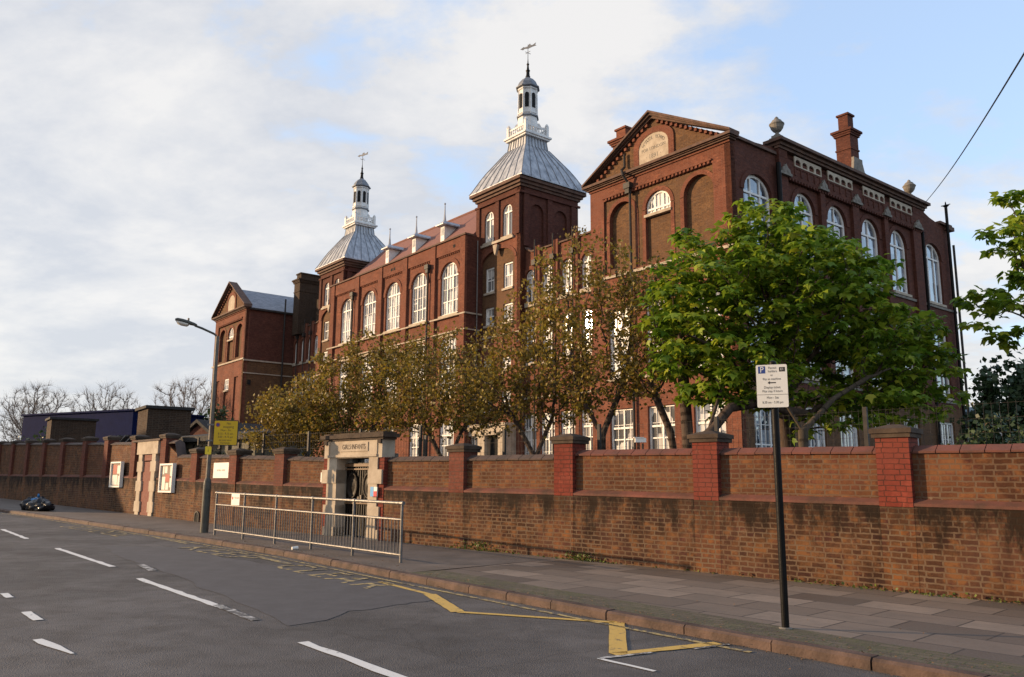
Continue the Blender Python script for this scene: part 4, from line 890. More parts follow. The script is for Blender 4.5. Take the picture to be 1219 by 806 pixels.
# ---- wings (recessed) : a0..a1
def wing(a0, a1, cs, ww, b0, rise_right=True):
    fn = front(b0); hs = []; lo = []
    for c_ in cs:
        u0, u1 = c_-ww/2, c_+ww/2
        hs.append(arch(u0, u1, 11.25, 13.10, ww/2)); lo += [rect(u0, u1, 7.9, 10.18), rect(u0-0.1, u1+0.1, 2.4, 5.15)]
    top = []; n_ = 16
    for i in range(n_+1):
        t_ = i/n_; a_ = a1+(a0-a1)*t_; e = min(t_, 1-t_)*(a1-a0); z_ = 14.05+0.55*max(0, 1-e/0.9)**1.8; top.append((a_, z_))
    facade('wing_wall', 'red', fn, [(a1, GB), (a0, GB)]+top[::-1], hs+lo, 0.2)
    for c_ in cs:
        u0, u1 = c_-ww/2, c_+ww/2
        window(fn, u0, u1, 11.25, 13.10, ww/2, 0.12, (0.5,), 3, bars=False); window(fn, u0, u1, 7.9, 10.18, 0, 0.12, (0.5,), 3, (9.1,), bars=False); window(fn, u0-0.1, u1+0.1, 2.4, 5.15, 0, 0.12, (0.5,), 4, (4.3,))
    mb = MB()
    for i in range(len(top)-1):
        (p, q) = top[i], top[i+1]; mb.slab([p, q, (q[0], q[1]+0.09), (p[0], p[1]+0.09)], [], fn, -0.10, 0.35)
    mb.build('parapet_coping', 'cornice', sc)
    mb = MB(); mids = [(cs[i]+cs[i+1])/2 for i in range(len(cs)-1)]
    for m_ in mids: fbox(mb, fn, m_-0.2, m_+0.2, 11.1, 14.3, -0.14, -0.001)
    for c_ in cs: archring(mb, fn, c_-ww/2, c_+ww/2, 13.10, ww/2, 0.2, -0.05, 0.0)
    fbox(mb, fn, a0, a1, 13.5, 13.62, -0.08, 0.0) if False else None
    mb.build('pilasters', 'red', sc)
    mb = MB(); fbox(mb, fn, a0, a1, 11.0, 11.12, -0.09, 0.0); fbox(mb, fn, a0, a1, 5.95, 6.05, -0.07, 0.0); mb.build('string_course', 'stone', sc)
    mb = MB()
    for m_ in mids: mb.tube((-m_-0.1, b0-0.22, 14.65), (-m_-0.1, b0-0.22, 0.0), 0.04); mb.box(-m_-0.25, -m_+0.05, b0-0.34, b0-0.14, 13.2, 13.5)
    mb.build('rainwater_pipes', 'dark', sc)
    mb = MB(); mb.add([(-a0, b0+0.3, 13.9), (-a1, b0+0.3, 13.9), (-a1, b0+7, 17.0), (-a0, b0+7, 17.0), (-a0, b0+7, 10), (-a1, b0+7, 10)], [(0, 1, 2, 3), (3, 2, 5, 4)]); mb.build('wing_roof', 'slate', sc)
wing(8.4, 14.62, [9.5, 11.02, 12.56, 14.0][:], 0.88, 0.8)
wing(39.75, 45.0, [40.7, 41.85, 43.15, 44.4], 0.80, 0.8)
# the sash that mirrors the low sun is one of these clear panes; block behind the right wing
mb = MB(); mb.box(-14.2, -8.4, 6.2, 12.0, 8, 15.9); mb.build('rear_block', 'tower_shade_red', sc)
mb = MB(); mb.add([(-14.2, 6.1, 15.9), (-8.4, 6.1, 15.9), (-8.4, 9, 17.0), (-14.2, 9, 17.0), (-8.4, 12, 15.9), (-14.2, 12, 15.9)], [(0, 1, 2, 3), (3, 2, 4, 5)]); mb.build('rear_roof', 'slate', sc)

# ---- towers
def tower(ac, dz, left=False):
    hw = 2.05; a0, a1 = ac-hw, ac+hw; b0 = 0.4; b1 = b0+2*hw+0.3; fn = front(b0); fs = side(a0)
    hb = []
    hb += [rect(ac-1.27+k_, ac-0.43+k_, z0, z1) for k_ in (0, 1.7) for z0, z1 in ((12.35, 13.82), (10.42, 11.45+0.0))]
    gfw = [rect(ac-1.25, ac-0.35, 2.0, 4.05), rect(ac+0.35, ac+1.35, 0.2, 4.05)] if not left else []
    mid = [rect(ac-1.27+k_, ac-0.43+k_, 7.75, 8.4) for k_ in (0, 1.7)]+[rect(ac-1.27+k_, ac-0.43+k_, 5.4, 6.5) for k_ in (0, 1.7)]
    body_top = 15.15+dz
    fin = lambda u, z, d: fn(u, z, d+0.10)
    recess = arch(ac-1.55, ac+1.55, 9.9, 14.75, 0.75)
    facade('tower_wall', 'red', fn, rect(a0, a1, GB, body_top), [recess]+mid+gfw, 0.10)
    mb = MB(); mb.poly(recess, hb, lambda u, v: fin(u, v, 0))
    for h in hb: mb.rim(h, lambda u, v: fin(u, v, 0), lambda u, v: fin(u, v, 0.2))
    mb.build('arched_recess', 'stock', sc)
    for h in hb: window(fin, h[0][0], h[1][0], h[0][1], h[2][1], 0, 0.10, (), 2, bars=True, sill=True, fr=0.09)
    for h in mid: window(fn, h[0][0], h[1][0], h[0][1], h[2][1], 0, 0.12, (), 2, fr=0.09)
    mb = MB(); archring(mb, fn, ac-1.55, ac+1.55, 14.75, 0.75, 0.2, -0.04, 0.0)
    fbox(mb, fn, ac-0.13, ac+0.13, 14.75, 15.05, -0.18, 0.0); mb.build('arch_band', 'red', sc)
    mb = MB(); mb.slab([(ac-0.2, 14.95), (ac+0.2, 14.95), (ac+0.25, 15.1), (ac+0.12, 14.62), (ac, 14.3), (ac-0.12, 14.62), (ac-0.25, 15.1)][:1]+[(ac+0.2, 14.98), (ac+0.1, 14.55), (ac, 14.35), (ac-0.1, 14.55)], [], fn, -0.22, -0.05); mb.build('carved_keystone', 'stone', sc)
    mb = MB(); fbox(mb, fn, ac-1.5, ac+1.5, body_top-0.05, body_top+0.09, -0.13, 0.1); mb.build('sill_course', 'stone', sc); mb = MB(); fbox(mb, fn, a0, a1, 9.62, 9.72, -0.06, -0.0); mb.build('string_course', 'stone', sc)
    # top stage
    zt = 18.25+dz; t0 = body_top
    aw = [arch(ac+0.42, ac+1.30, t0+0.2, 17.22+dz, 0.44), arch(ac-1.30, ac-0.42, t0+0.2, 17.22+dz, 0.44)]
    facade('top_stage_wall', 'tower_shade_red', fn, rect(a0, a1, t0, zt), aw, 0.2)
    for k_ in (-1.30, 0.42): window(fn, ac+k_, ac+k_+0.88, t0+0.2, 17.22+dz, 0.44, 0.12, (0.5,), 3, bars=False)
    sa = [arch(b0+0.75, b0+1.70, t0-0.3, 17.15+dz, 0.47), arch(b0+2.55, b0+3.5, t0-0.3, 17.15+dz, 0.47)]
    facade('top_stage_side', 'tower_shade_red', fs, rect(b0, b1, 9.0, zt), sa, 0.12)
    for s_ in sa: blind(fs, s_, 0.12, 'tower_shade_red')
    mb = MB(); mb.poly(rect(b0, b1, 9.0, zt), [], lambda b, z: (-a1, b, z)); mb.poly(rect(a0, a1, 9.0, zt), [], lambda a, z: (-a, b1, z)); mb.build('rear_walls', 'tower_shade_red', sc)
    mb = MB()
    for q in (a0+0.02, ac-0.16, a1-0.34): fbox(mb, fn, q, q+0.32, t0+0.1, 17.6+dz, -0.09, -0.001)
    for q in (b0+0.2, b0+1.95, b1-0.6): fbox(mb, fs, q, q+0.36, t0-0.6, 17.6+dz, -0.09, -0.001)
    fbox(mb, fn, a0-0.08, a1+0.08, 17.601+dz, 17.72+dz, -0.13, 0.0); fbox(mb, fs, b0-0.0, b1+0.08, 17.601+dz, 17.72+dz, -0.13, 0.0)
    mb.build('tower_pilasters', 'tower_shade_red', sc)
    mb = MB()
    for e, za, zb in ((0.10, 18.0, 18.15), (0.22, 18.15, 18.32), (0.36, 18.32, 18.50)): mb.box(-a1-e, -a0+e, b0-e, b1+e, za+dz, zb+dz)
    mb.build('eaves_cornice', 'cornice', sc)
    # lead roof
    cx, cy = -ac, (b0+b1)/2; z0 = 18.50+dz
    prof = [(0.0, 2.50), (0.08, 2.50), (0.28, 2.38), (0.60, 2.22), (1.0, 2.02), (1.44, 1.77), (1.85, 1.50), (2.2, 1.27), (2.5, 1.07), (2.72, 0.92), (2.75, 0.86), (3.36, 0.79), (3.42, 0.85)]
    prof = [(z_, r_) for z_, r_ in prof]; rf = MB(); vs = []
    for z_, r_ in prof: vs += [(cx-r_, cy-r_, z0+z_), (cx+r_, cy-r_, z0+z_), (cx+r_, cy+r_, z0+z_), (cx-r_, cy+r_, z0+z_)]
    rf.add(vs, [(k_*4+i, k_*4+(i+1) % 4, (k_+1)*4+(i+1) % 4, (k_+1)*4+i) for k_ in range(len(prof)-1) for i in range(4)]); ro = rf.build('lead_roof', 'lead', sc)
    sm = MB()
    for ax in range(4):
        for t_ in (-1, -0.72, -0.43, -0.14, 0.14, 0.43, 0.72):
            for (za, ra), (zb, rb) in zip(prof[1:-1], prof[2:-0 or None]):
                if rb > ra: continue
                def pt(z_, r_):
                    u, v = t_*r_, -r_-0.008
                    for _ in range(ax): u, v = -v, u
                    return (cx+u, cy+v, z0+z_)
                sm.tube(pt(za, ra), pt(zb, rb), 0.028, n=5, cap=False)
    sm.build('lead_seams', 'lead_dark', ro)
    # lantern
    L0 = z0+3.42; P_ = MB(); 
    P_.box(cx-0.95, cx+0.95, cy-0.95, cy+0.95, L0-0.06, L0+0.05); P_.box(cx-1.04, cx+1.04, cy-1.04, cy+1.04, L0+0.05, L0+0.16); P_.box(cx-0.90, cx+0.90, cy-0.90, cy+0.90, L0+0.16, L0+0.24)
    P_.lathe([(L0+0.2, 0.66), (L0+1.35, 0.62), (L0+1.42, 0.60)], cx, cy, 8, R(22.5)); P_.lathe([(L0+1.55, 0.60), (L0+3.35, 0.57)], cx, cy, 8, R(22.5))
    la = P_.build('lantern', 'lantern', sc)
    bl = MB()
    for sx in (-1, 1):
        for sy in (-1, 1):
            bl.box(cx+sx*0.82-0.09, cx+sx*0.82+0.09, cy+sy*0.82-0.09, cy+sy*0.82+0.09, L0+0.24, L0+0.86); bl.lathe([(L0+0.86, 0.11), (L0+0.9, 0.12), (L0+1.02, 0.06), (L0+1.05, 0.02)], cx+sx*0.82, cy+sy*0.82, 8)
            bl.add([(cx+sx*0.75, cy+sy*0.75, L0+0.70), (cx+sx*0.75, cy+sy*0.75, L0+0.84), (cx+sx*0.60, cy+sy*0.60, L0+0.86), (cx+sx*0.50, cy+sy*0.50, L0+1.12), (cx+sx*0.42, cy+sy*0.42, L0+1.12), (cx+sx*0.42, cy+sy*0.42, L0+0.70)], [(0, 1, 2, 3, 4, 5)])
    for ax in range(4):
        def T(u, v):
            for _ in range(ax): u, v = -v, u
            return cx+u, cy+v
        for (h0, h1, w_) in ((0.24, 0.31, 0.06), (0.60, 0.70, 0.07)):
            p_, q_ = T(-0.73, -0.82-w_/2), T(0.73, -0.82+w_/2); bl.box(min(p_[0], q_[0]), max(p_[0], q_[0]), min(p_[1], q_[1]), max(p_[1], q_[1]), L0+h0, L0+h1)
        for i in range(7):
            p_ = T(-0.6+0.2*i, -0.82); bl.lathe([(L0+0.31, 0.03), (L0+0.42, 0.055), (L0+0.52, 0.03), (L0+0.60, 0.035)], p_[0], p_[1], 6)
    bl.build('balustrade', 'lantern', la)
    ap = MB()
    for i in range(8):
        th = R(45*i); n_ = Vector((math.cos(th), math.sin(th), 0)); t_ = Vector((-n_.y, n_.x, 0)); r_ = 0.60*math.cos(R(22.5))-0.015
        lp = arch(-0.12, 0.12, 2.0, 2.95, 0.12, 8)
        ap.slab(lp, [], lambda u, v, d, n_=n_, t_=t_, r_=r_: tuple(Vector((cx, cy, L0))+n_*(r_+d)+t_*u+Vector((0, 0, v))), 0.0, 0.035)
    ap.build('louvre_opening', 'void', la)
    bd = MB(); bd.lathe([(L0+1.42, 0.62), (L0+1.45, 0.70), (L0+1.52, 0.70), (L0+1.55, 0.62)], cx, cy, 8, R(22.5)); bd.build('lead_band', 'lead_dark', la)
    ribs = MB()
    for i in range(8):
        th = R(22.5+45*i); ribs.tube((cx+0.60*math.cos(th), cy+0.60*math.sin(th), L0+1.56), (cx+0.57*math.cos(th), cy+0.57*math.sin(th), L0+3.34), 0.045, n=6); 
    for z_ in (3.2, 1.62): ribs.lathe([(L0+z_, 0.60), (L0+z_+0.03, 0.645), (L0+z_+0.1, 0.645), (L0+z_+0.13, 0.60)], cx, cy, 8, R(22.5))
    ribs.build('corner_posts', 'lantern', la)
    cp = MB(); cp.lathe([(L0+3.33, 0.62), (L0+3.37, 0.76), (L0+3.43, 0.76), (L0+3.50, 0.66), (L0+3.75, 0.55), (L0+3.98, 0.36), (L0+4.10, 0.18), (L0+4.16, 0.12)], cx, cy, 8, R(22.5)); cp.build('lantern_cap', 'lead_dark', la)
    fi = MB(); fi.lathe([(L0+4.12, 0.13), (L0+4.2, 0.16), (L0+4.26, 0.12), (L0+4.5, 0.10), (L0+4.62, 0.14), (L0+4.68, 0.08), (L0+4.95, 0.055), (L0+5.05, 0.09), (L0+5.1, 0.04), (L0+5.4, 0.02), (L0+6.35, 0.014)], cx, cy, 10); fo = fi.build('finial', 'black', sc)
    wv = MB(); zc_ = L0+6.18; th = R(20)
    def VV(u, v, d): return (cx+u*math.cos(th)-d*math.sin(th), cy+u*math.sin(th)+d*math.cos(th), zc_+v)
    wv.slab([(-0.55, 0.0), (-0.30, 0.10), (-0.24, 0.05), (0.0, 0.06), (0.05, 0.16), (0.16, 0.20), (0.20, 0.09), (0.34, 0.06), (0.56, 0.16), (0.52, 0.02), (0.60, -0.04), (0.30, -0.05), (0.02, -0.10), (-0.26, -0.04), (-0.36, -0.10)], [], VV, -0.012, 0.012)
    wv.box(cx-0.22, cx+0.22, cy-0.012, cy+0.012, L0+5.82, L0+5.84); wv.box(cx-0.012, cx+0.012, cy-0.22, cy+0.22, L0+5.79, L0+5.81)
    wv.build('weathervane', 'lead_dark', fo)
tower(16.45, 0.0); tower(37.55, -0.3, True)
# entrance porch at the foot of the near tower
mb = MB(); fp = front(-0.35)
mb.poly(rect(14.7, 18.6, GB, 4.55), [rect(15.3, 16.5, 0.0, 4.08), rect(17.15, 18.2, 0.9, 4.08)], lambda u, v: fp(u, v, 0)); mb.rim(rect(15.3, 16.5, 0.0, 4.08), lambda u, v: fp(u, v, 0), lambda u, v: fp(u, v, 0.4)); mb.rim(rect(17.15, 18.2, 0.9, 4.08), lambda u, v: fp(u, v, 0), lambda u, v: fp(u, v, 0.4)); mb.box(-18.7, -14.6, -0.45, 0.4, 4.55, 4.7); mb.box(-14.7, -14.69, -0.35, 0.4, GB, 4.55); mb.build('porch', 'stone', sc)
mb = MB(); mb.poly(rect(15.3, 16.5, 0.0, 4.08), [], lambda u, v: fp(u, v, 0.4)); mb.build('porch_door', 'void', sc); window(fp, 17.15, 18.2, 0.9, 4.08, 0, 0.2, (0.5,), 4, (3.1,))

# ---- central hall, a 18.2..35.45
FH = front(-0.65); hc = [19.8, 23.13, 26.35, 29.52, 32.76]; hs = []
pil = [18.25, 21.46, 24.74, 27.93, 31.14, 34.9]
for c_ in hc: hs += [arch(c_-0.93, c_+0.93, 11.30, 14.50, 0.86, 14), arch(c_-0.85, c_+0.85, 6.42, 9.95, 0.25, 8), rect(c_-0.75, c_+0.75, 2.2, 5.05)]
facade('hall_wall', 'red', FH, rect(18.0, 35.45, GB, 15.78), hs, 0.22, thick=1.05)
for c_ in hc:
    window(FH, c_-0.93, c_+0.93, 11.30, 14.50, 0.86, 0.14, (0.36, 0.68), 3, fr=0.10); window(FH, c_-0.85, c_+0.85, 6.42, 9.95, 0.25, 0.14, (0.36, 0.68), 4, (8.9, 7.7)); window(FH, c_-0.75, c_+0.75, 2.2, 5.05, 0, 0.14, (0.5,), 4, (4.2,))
mb = MB()
for i, p in enumerate(pil):
    w_ = 0.34 if i else 0.5
    fbox(mb, FH, p-w_+0.02 if i else 18.0, p+0.2 if i else 18.5, 6.0, 15.75, -0.16, -0.001)
for i in range(5):
    u0 = pil[i]+0.25; u1 = pil[i+1]-0.36
    fbox(mb, FH, u0, u1, 15.0, 15.77, -0.10, -0.001); dentils(mb, FH, u0+0.1, u1-0.1, 14.90, 14.999, 0.2, 0.1, -0.06)
    archring(mb, FH, hc[i]-0.93, hc[i]+0.93, 14.50, 0.86, 0.26, -0.05, -0.001)
mb.build('hall_pilasters', 'red', sc)
mb = MB(); fbox(mb, FH, 17.95, 35.5, 15.78, 15.88, -0.20, 0.4); mb.build('parapet_coping', 'cornice', sc)
mb = MB(); fbox(mb, FH, 17.93, 35.45, 11.08, 11.17, -0.19, 0.0); fbox(mb, FH, 17.93, 35.45, 10.15, 10.22, -0.18, 0.0); 
mb.box(-17.99, -17.90, -0.84, 0.4, 11.08, 11.17); mb.box(-17.99, -17.92, -0.84, 0.4, 10.15, 10.22)
for c_ in hc: fbox(mb, FH, c_-0.95, c_+0.95, 9.955, 10.10, -0.08, 0.0)
mb.build('string_course', 'stone', sc)
mb = MB(); mb.poly(rect(-0.65, 0.7, GB, 15.78), [], lambda b, z: (-17.999, b, z)); mb.build('hall_return', 'tower_shade_red', sc)
for a_ in (21.75, 31.45): pipe([(-a_, -0.92, 14.4), (-a_, -0.92, 0)], r=0.065, hopper=(-a_, -0.92, 14.5))
pipe([(-17.86, 0.0, 15.5), (-17.86, 0.0, 0)], r=0.035, mat='galv')
mb = MB()
for c_ in (19.2, 26.1, 26.45): fbox(mb, FH, c_-0.11, c_+0.11, 15.25, 15.44, -0.108, -0.101)
mb.build('vent_grille', 'void', sc)
# hall roof
mb = MB(); rz = 19.28; y0 = -0.3; yr = 3.2
mb.add([(-18.6, y0, 15.6), (-35.4, y0, 15.6), (-34.2, yr, rz), (-18.6, yr, rz), (-18.6, 7.2, 15.6), (-35.4, 7.2, 15.6)], [(0, 3, 2, 1), (3, 4, 5, 2), (1, 2, 5), (0, 4, 3)]); hr = mb.build('hall_roof', 'tile', sc)
mb = MB(); mb.tube((-18.6, yr, rz+0.02), (-34.2, yr, rz+0.02), 0.09); mb.build('ridge_tiles', 'tile', hr)
for a_ in (22.9, 26.35, 29.9):
    yv = 1.0; zv = 15.6+(yv-y0)*(rz-15.6)/(yr-y0); mb = MB(); x = -a_
    mb.box(x-0.21, x+0.21, yv-0.16, yv+1.1, zv-0.3, zv+0.85); vo_ = mb.build('roof_ventilator', 'lantern', sc)
    mb = MB(); mb.box(x-0.13, x+0.13, yv-0.175, yv-0.161, zv+0.22, zv+0.70); mb.build('louvre', 'lead_dark', vo_)
    mb = MB(); zt = zv+0.85; mb.add([(x-0.44, yv-0.42, zt), (x+0.44, yv-0.42, zt), (x+0.44, yv+1.3, zt), (x-0.44, yv+1.3, zt), (x-0.44, yv-0.42, zt+0.07), (x+0.44, yv-0.42, zt+0.07), (x+0.44, yv+1.3, zt+0.07), (x-0.44, yv+1.3, zt+0.07), (x-0.14, yv-0.12, zt+0.32), (x+0.14, yv-0.12, zt+0.32), (x+0.14, yv+1.2, zt+0.32), (x-0.14, yv+1.2, zt+0.32)], [(0, 3, 2, 1), (0, 1, 5, 4), (1, 2, 6, 5), (2, 3, 7, 6), (3, 0, 4, 7), (4, 5, 9, 8), (5, 6, 10, 9), (6, 7, 11, 10), (7, 4, 8, 11), (8, 9, 10, 11)])
    mb.lathe([(zt+0.30, 0.14), (zt+0.42, 0.09), (zt+0.9, 0.045), (zt+1.45, 0.03), (zt+1.52, 0.07), (zt+1.6, 0.02)], x, yv, 8); mb.build('ventilator_cap', 'lead', vo_)

# ---- left pavilion a 45..52.3, front at -3.4
FL = front(-3.4); SL = side(45.0)
pavilion_front(FL, 45.0, 7.25, 15.6, 18.2, 11.25, 0)
lows = [rect(46.0, 46.9, 5.0, 9.95), rect(48.1, 49.1, 5.0, 9.95), rect(50.3, 51.2, 5.0, 9.95)]
facade('front_wall', 'red', FL, rect(45, 52.25, GB, 11.22), lows, 0.12)
for i, l_ in enumerate(lows):
    if i == 1: blind(FL, rect(48.1, 49.1, 5.0, 9.0), 0.12, 'red'); window(FL, 48.15, 49.05, 9.0, 9.93, 0, 0.06, (0.5,), 2)
    else: blind(FL, l_, 0.12, 'red')
facade('side_wall', 'tower_shade_red', SL, rect(-3.4, 0.8, 11.2, 15.4), [], 0.1); facade('side_wall_lower', 'stock', SL, rect(-3.4, 0.8, GB, 11.19), [], 0.1)
mb = MB(); mb.box(-45.02, -44.90, -3.45, 0.8, 11.12, 11.24); mb.box(-45.02, -44.93, -3.4, 0.8, 10.1, 10.18); mb.build('string_course', 'stone', sc)
mb = MB(); mb.box(-45.1, -44.78, -3.2, 0.8, 15.35, 15.5); mb.build('gutter', 'dark', sc)
mb = MB(); mb.poly(rect(-3.4, 8, GB, 15.4), [], lambda b, z: (-52.25, b, z)); mb.build('end_wall', 'stock', sc)
mb = MB(); mb.add([(-44.8, -3.1, 15.5), (-48.6, -3.1, 17.75), (-52.45, -3.1, 15.5), (-44.8, 3.5, 15.5), (-48.6, 3.5, 17.75), (-52.45, 3.5, 15.5)], [(0, 3, 4, 1), (1, 4, 5, 2), (3, 5, 4), (0, 1, 2)]); mb.build('roof', 'slate', sc)
pipe([(-44.85, -0.2, 16.6), (-44.85, -0.2, 0)], r=0.07); 
mb = MB(); mb.box(-44.97, -44.91, -3.0, -2.75, 9.2, 9.6); mb.build('wall_vent', 'void', sc)
# broad stack beside the left tower, with shoulder
chimney(-44.4, -43.3, 0.3, 5.6, 13.5, 18.75, 'dkbrick', over=0.08, capz=0.55)
mb = MB(); mb.slab([(0.6, 13.6), (5.5, 13.6), (5.5, 16), (3.2, 15.4), (2.2, 14.6), (0.6, 14.2)], [], lambda b, z, d: (-43.3+d, b, z), 0, 0.6); mb.lathe([(18.7, 0.16), (19.3, 0.13)], -42.2, 3.5, 8); mb.build('stack_shoulder', 'dkbrick', sc)
mb = MB(); mb.box(-41.6, -40.0, 1.1, 4.5, 13.8, 16.2); mb.build('stair_block', 'dkbrick', sc)
# one clear window leaf, the flat pane that throws back the low sun

# ---------------------------------------------------------------- street furniture
def root(name, label, cat, x, y, z, rz=0, group=None): return thing(name, label, cat, (x, y, z), rz, group)
# parking sign on black post
px, py = 2.79, 8.72; pz = gz(px, py)
ps = root('parking_sign', 'black post with a white parking plate at the kerb on the right', 'sign post', px, py, pz, R(-20))
mb = MB(); mb.tube((0, 0, -0.1), (0, 0, 2.72), 0.038, n=16); mb.lathe([(2.72, 0.038), (2.73, 0.03), (2.74, 0.01)], 0, 0, 16); mb.build('post', 'black', ps, smooth=False)
mb = MB(); mb.lathe([(-0.01, 0.07), (0.006, 0.065), (0.012, 0.04)], 0, 0, 16); mb.build('base_collar', 'grey_stone', ps)
def roundrect(w, h, r, n=5):
    pts = []
    for cx, cy, a0 in ((w/2-r, h/2-r, 0), (-w/2+r, h/2-r, 90), (-w/2+r, -h/2+r, 180), (w/2-r, -h/2+r, 270)):
        for i in range(n+1): a = R(a0+90*i/n); pts.append((cx+r*math.cos(a), cy+r*math.sin(a)))
    return pts
zp = 2.27+0.245-pz+0.02; fnp = lambda u, v, d: (u-0.015, -0.045-d, zp+v)
mb = MB(); mb.slab(roundrect(0.315, 0.455, 0.015), [], fnp, 0, 0.004); pl = mb.build('plate', 'sign_white', ps)
pm = Matrix(((1, 0, 0, -0.015), (0, 0, -1, -0.0495), (0, 1, 0, zp), (0, 0, 0, 1)))
def PT(body, x, y, size, mat='ink', sq=0.85): text('lettering', body, size, mat, pl, pm @ Matrix.Translation((x, y, 0.0008)), squash=(sq, 1))
mb = MB(); mb.slab(rect(-0.135, -0.062, 0.135, 0.212), [], fnp, 0.0042, 0.0046); mb.build('blue_square', 'blue', pl)
PT('P', -0.098, 0.173, 0.088, 'sign_white', 0.9); PT('Permit', 0.01, 0.192, 0.036); PT('holders', 0.01, 0.156, 0.036)
mb = MB(); mb.slab(rect(0.078, 0.138, 0.150, 0.198), [], fnp, 0.0042, 0.0046); mb.build('zone_box', 'ink', pl); PT('E1', 0.108, 0.174, 0.036, 'sign_white', 1.0)
PT('or', 0.0, 0.115, 0.034); PT('Pay at machine', 0, 0.074, 0.036)
mb = MB(); mb.slab([(-0.045, 0.034), (-0.02, 0.052), (-0.02, 0.04), (0.04, 0.04), (0.04, 0.028), (-0.02, 0.028), (-0.02, 0.016)], [], fnp, 0.0042, 0.0046); mb.build('arrow', 'ink', pl)
PT('Display ticket', 0, -0.016, 0.036); PT('Max stay 4 hours', 0, -0.056, 0.036, sq=0.82)
mb = MB(); mb.slab(rect(-0.155, 0.155, -0.094, -0.090), [], fnp, 0.0042, 0.0046); mb.build('rule', 'ink', pl)
PT('Mon - Sat', 0, -0.125, 0.036); PT('8.30 am - 5.30 pm', 0, -0.175, 0.036, sq=0.80)
mb = MB()
for q in (-0.13, 0.13): mb.box(-0.06, 0.06, -0.045, -0.02, zp+q-0.012, zp+q+0.012)
mb.build('bracket', 'galv', ps)

# street lamp
lx, ly = -7.65, 21.08; lz = gz(lx, ly)
la = root('street_lamp', 'grey street lamp column with a single arm over the road', 'street lamp', lx, ly, lz, R(180+18))
mb = MB(); mb.lathe([(-0.1, 0.10), (0.05, 0.10), (1.18, 0.095), (1.28, 0.085), (1.34, 0.06)], 0, 0, 16); mb.build('base_column', 'lampdark', la, smooth=False)
mb = MB(); mb.lathe([(1.30, 0.058), (1.36, 0.056), (4.97, 0.048)], 0, 0, 12); mb.box(-0.045, 0.045, -0.103, -0.098, 0.3, 0.8); mb.build('shaft', 'lampgrey', la, smooth=False)
mb = MB(); arc = [(0, 0, 5.10), (0.03, 0, 5.17), (0.12, 0, 5.23), (0.55, 0, 5.36), (0.80, 0, 5.42)]
for p, q in zip(arc[:-1], arc[1:]): mb.tube(p, q, 0.030, n=8)
mb.build('arm', 'lampdark', la)
mb = MB(); vs = []; prof = [(0.72, 0.045, 0.04), (0.80, 0.065, 0.06), (0.95, 0.095, 0.075), (1.2, 0.12, 0.085), (1.38, 0.11, 0.075), (1.46, 0.06, 0.04)]; n_ = 12
for x_, w_, h_ in prof:
    zc_ = 5.42+(x_-0.8)*0.16+0.01
    for i in range(n_): th = 2*math.pi*i/n_; sn = math.sin(th); vs.append((x_, w_*math.cos(th), zc_+(h_ if sn > 0 else h_*0.35)*sn))
mb.add(vs, [(k*n_+i, k*n_+(i+1) % n_, (k+1)*n_+(i+1) % n_, (k+1)*n_+i) for k in range(5) for i in range(n_)]+[tuple(range(n_)), tuple(range(5*n_, 6*n_))[::-1]]); ho = mb.build('lamp_head', 'lampdark', la, smooth=True)
mb = MB(); vs = []
for x_, w_, h_ in ((1.0, 0.075, 0.03), (1.06, 0.095, 0.075), (1.25, 0.11, 0.085), (1.37, 0.095, 0.07), (1.42, 0.06, 0.02)):
    zc_ = 5.42+(x_-0.8)*0.16-0.012
    for i in range(n_): th = 2*math.pi*i/n_; sn = math.sin(th); vs.append((x_, w_*math.cos(th), zc_+(h_ if sn < 0 else 0.01)*sn))
mb.add(vs, [(k*n_+i, k*n_+(i+1) % n_, (k+1)*n_+(i+1) % n_, (k+1)*n_+i) for k in range(4) for i in range(n_)]+[tuple(range(n_)), tuple(range(4*n_, 5*n_))[::-1]]); mb.build('lens_bowl', 'paper', ho, smooth=True)
mb = MB(); mb.lathe([(5.52, 0.035), (5.60, 0.033), (5.61, 0.01)], 1.02, 0, 10); mb.build('photocell', 'lampgrey', ho)
for c_ in la.children:
    if c_.name.startswith(('arm', 'lamp_head')): c_.scale = (0.72, 1, 1); c_.location = (0, 0, -0.20)
# yellow timed stopping plate, fixed to the lamp column, faces the road
def flatsign(name, x, y, z, w, h, rz, mat, label, cat, thick=0.006, rr=0.02):
    o = root(name, label, cat, x, y, z, rz); mb = MB(); mb.slab(roundrect(w, h, rr), [], lambda u, v, d: (u, -d, v), 0, thick); p_ = mb.build('plate', mat, o)
    return o, p_, Matrix(((1, 0, 0, 0), (0, 0, -1, -thick-0.001), (0, 1, 0, 0), (0, 0, 0, 1)))
ys, yp, ym = flatsign('restriction_sign', -7.24, 20.98, 2.715, 0.58, 0.62, R(10), 'sign_yellow', 'yellow no stopping sign mounted on the lamp column', 'sign')
def YT(body, x, y, size, sq=0.9): text('lettering', body, size, 'ink', yp, ym @ Matrix.Translation((x, y, 0)), squash=(sq, 1))
YT('No', 0.06, 0.235, 0.085); YT('stopping', 0.06, 0.15, 0.085); YT('Mon - Fri', 0.0, 0.06, 0.075); YT('8.15 - 9.15 am', 0, -0.025, 0.075, 0.85); YT('3.00 - 4.15 pm', 0, -0.105, 0.075, 0.85); YT('on entrance', 0, -0.185, 0.07); YT('markings', 0, -0.255, 0.07)
mb = MB(); c = [(0.055*math.cos(2*math.pi*i/24)-0.20, 0.055*math.sin(2*math.pi*i/24)+0.20) for i in range(24)]; mb.slab(c, [], lambda u, v, d: (u, -0.007-d, v), 0, 0.001); mb.build('roundel', 'paper_red', yp)
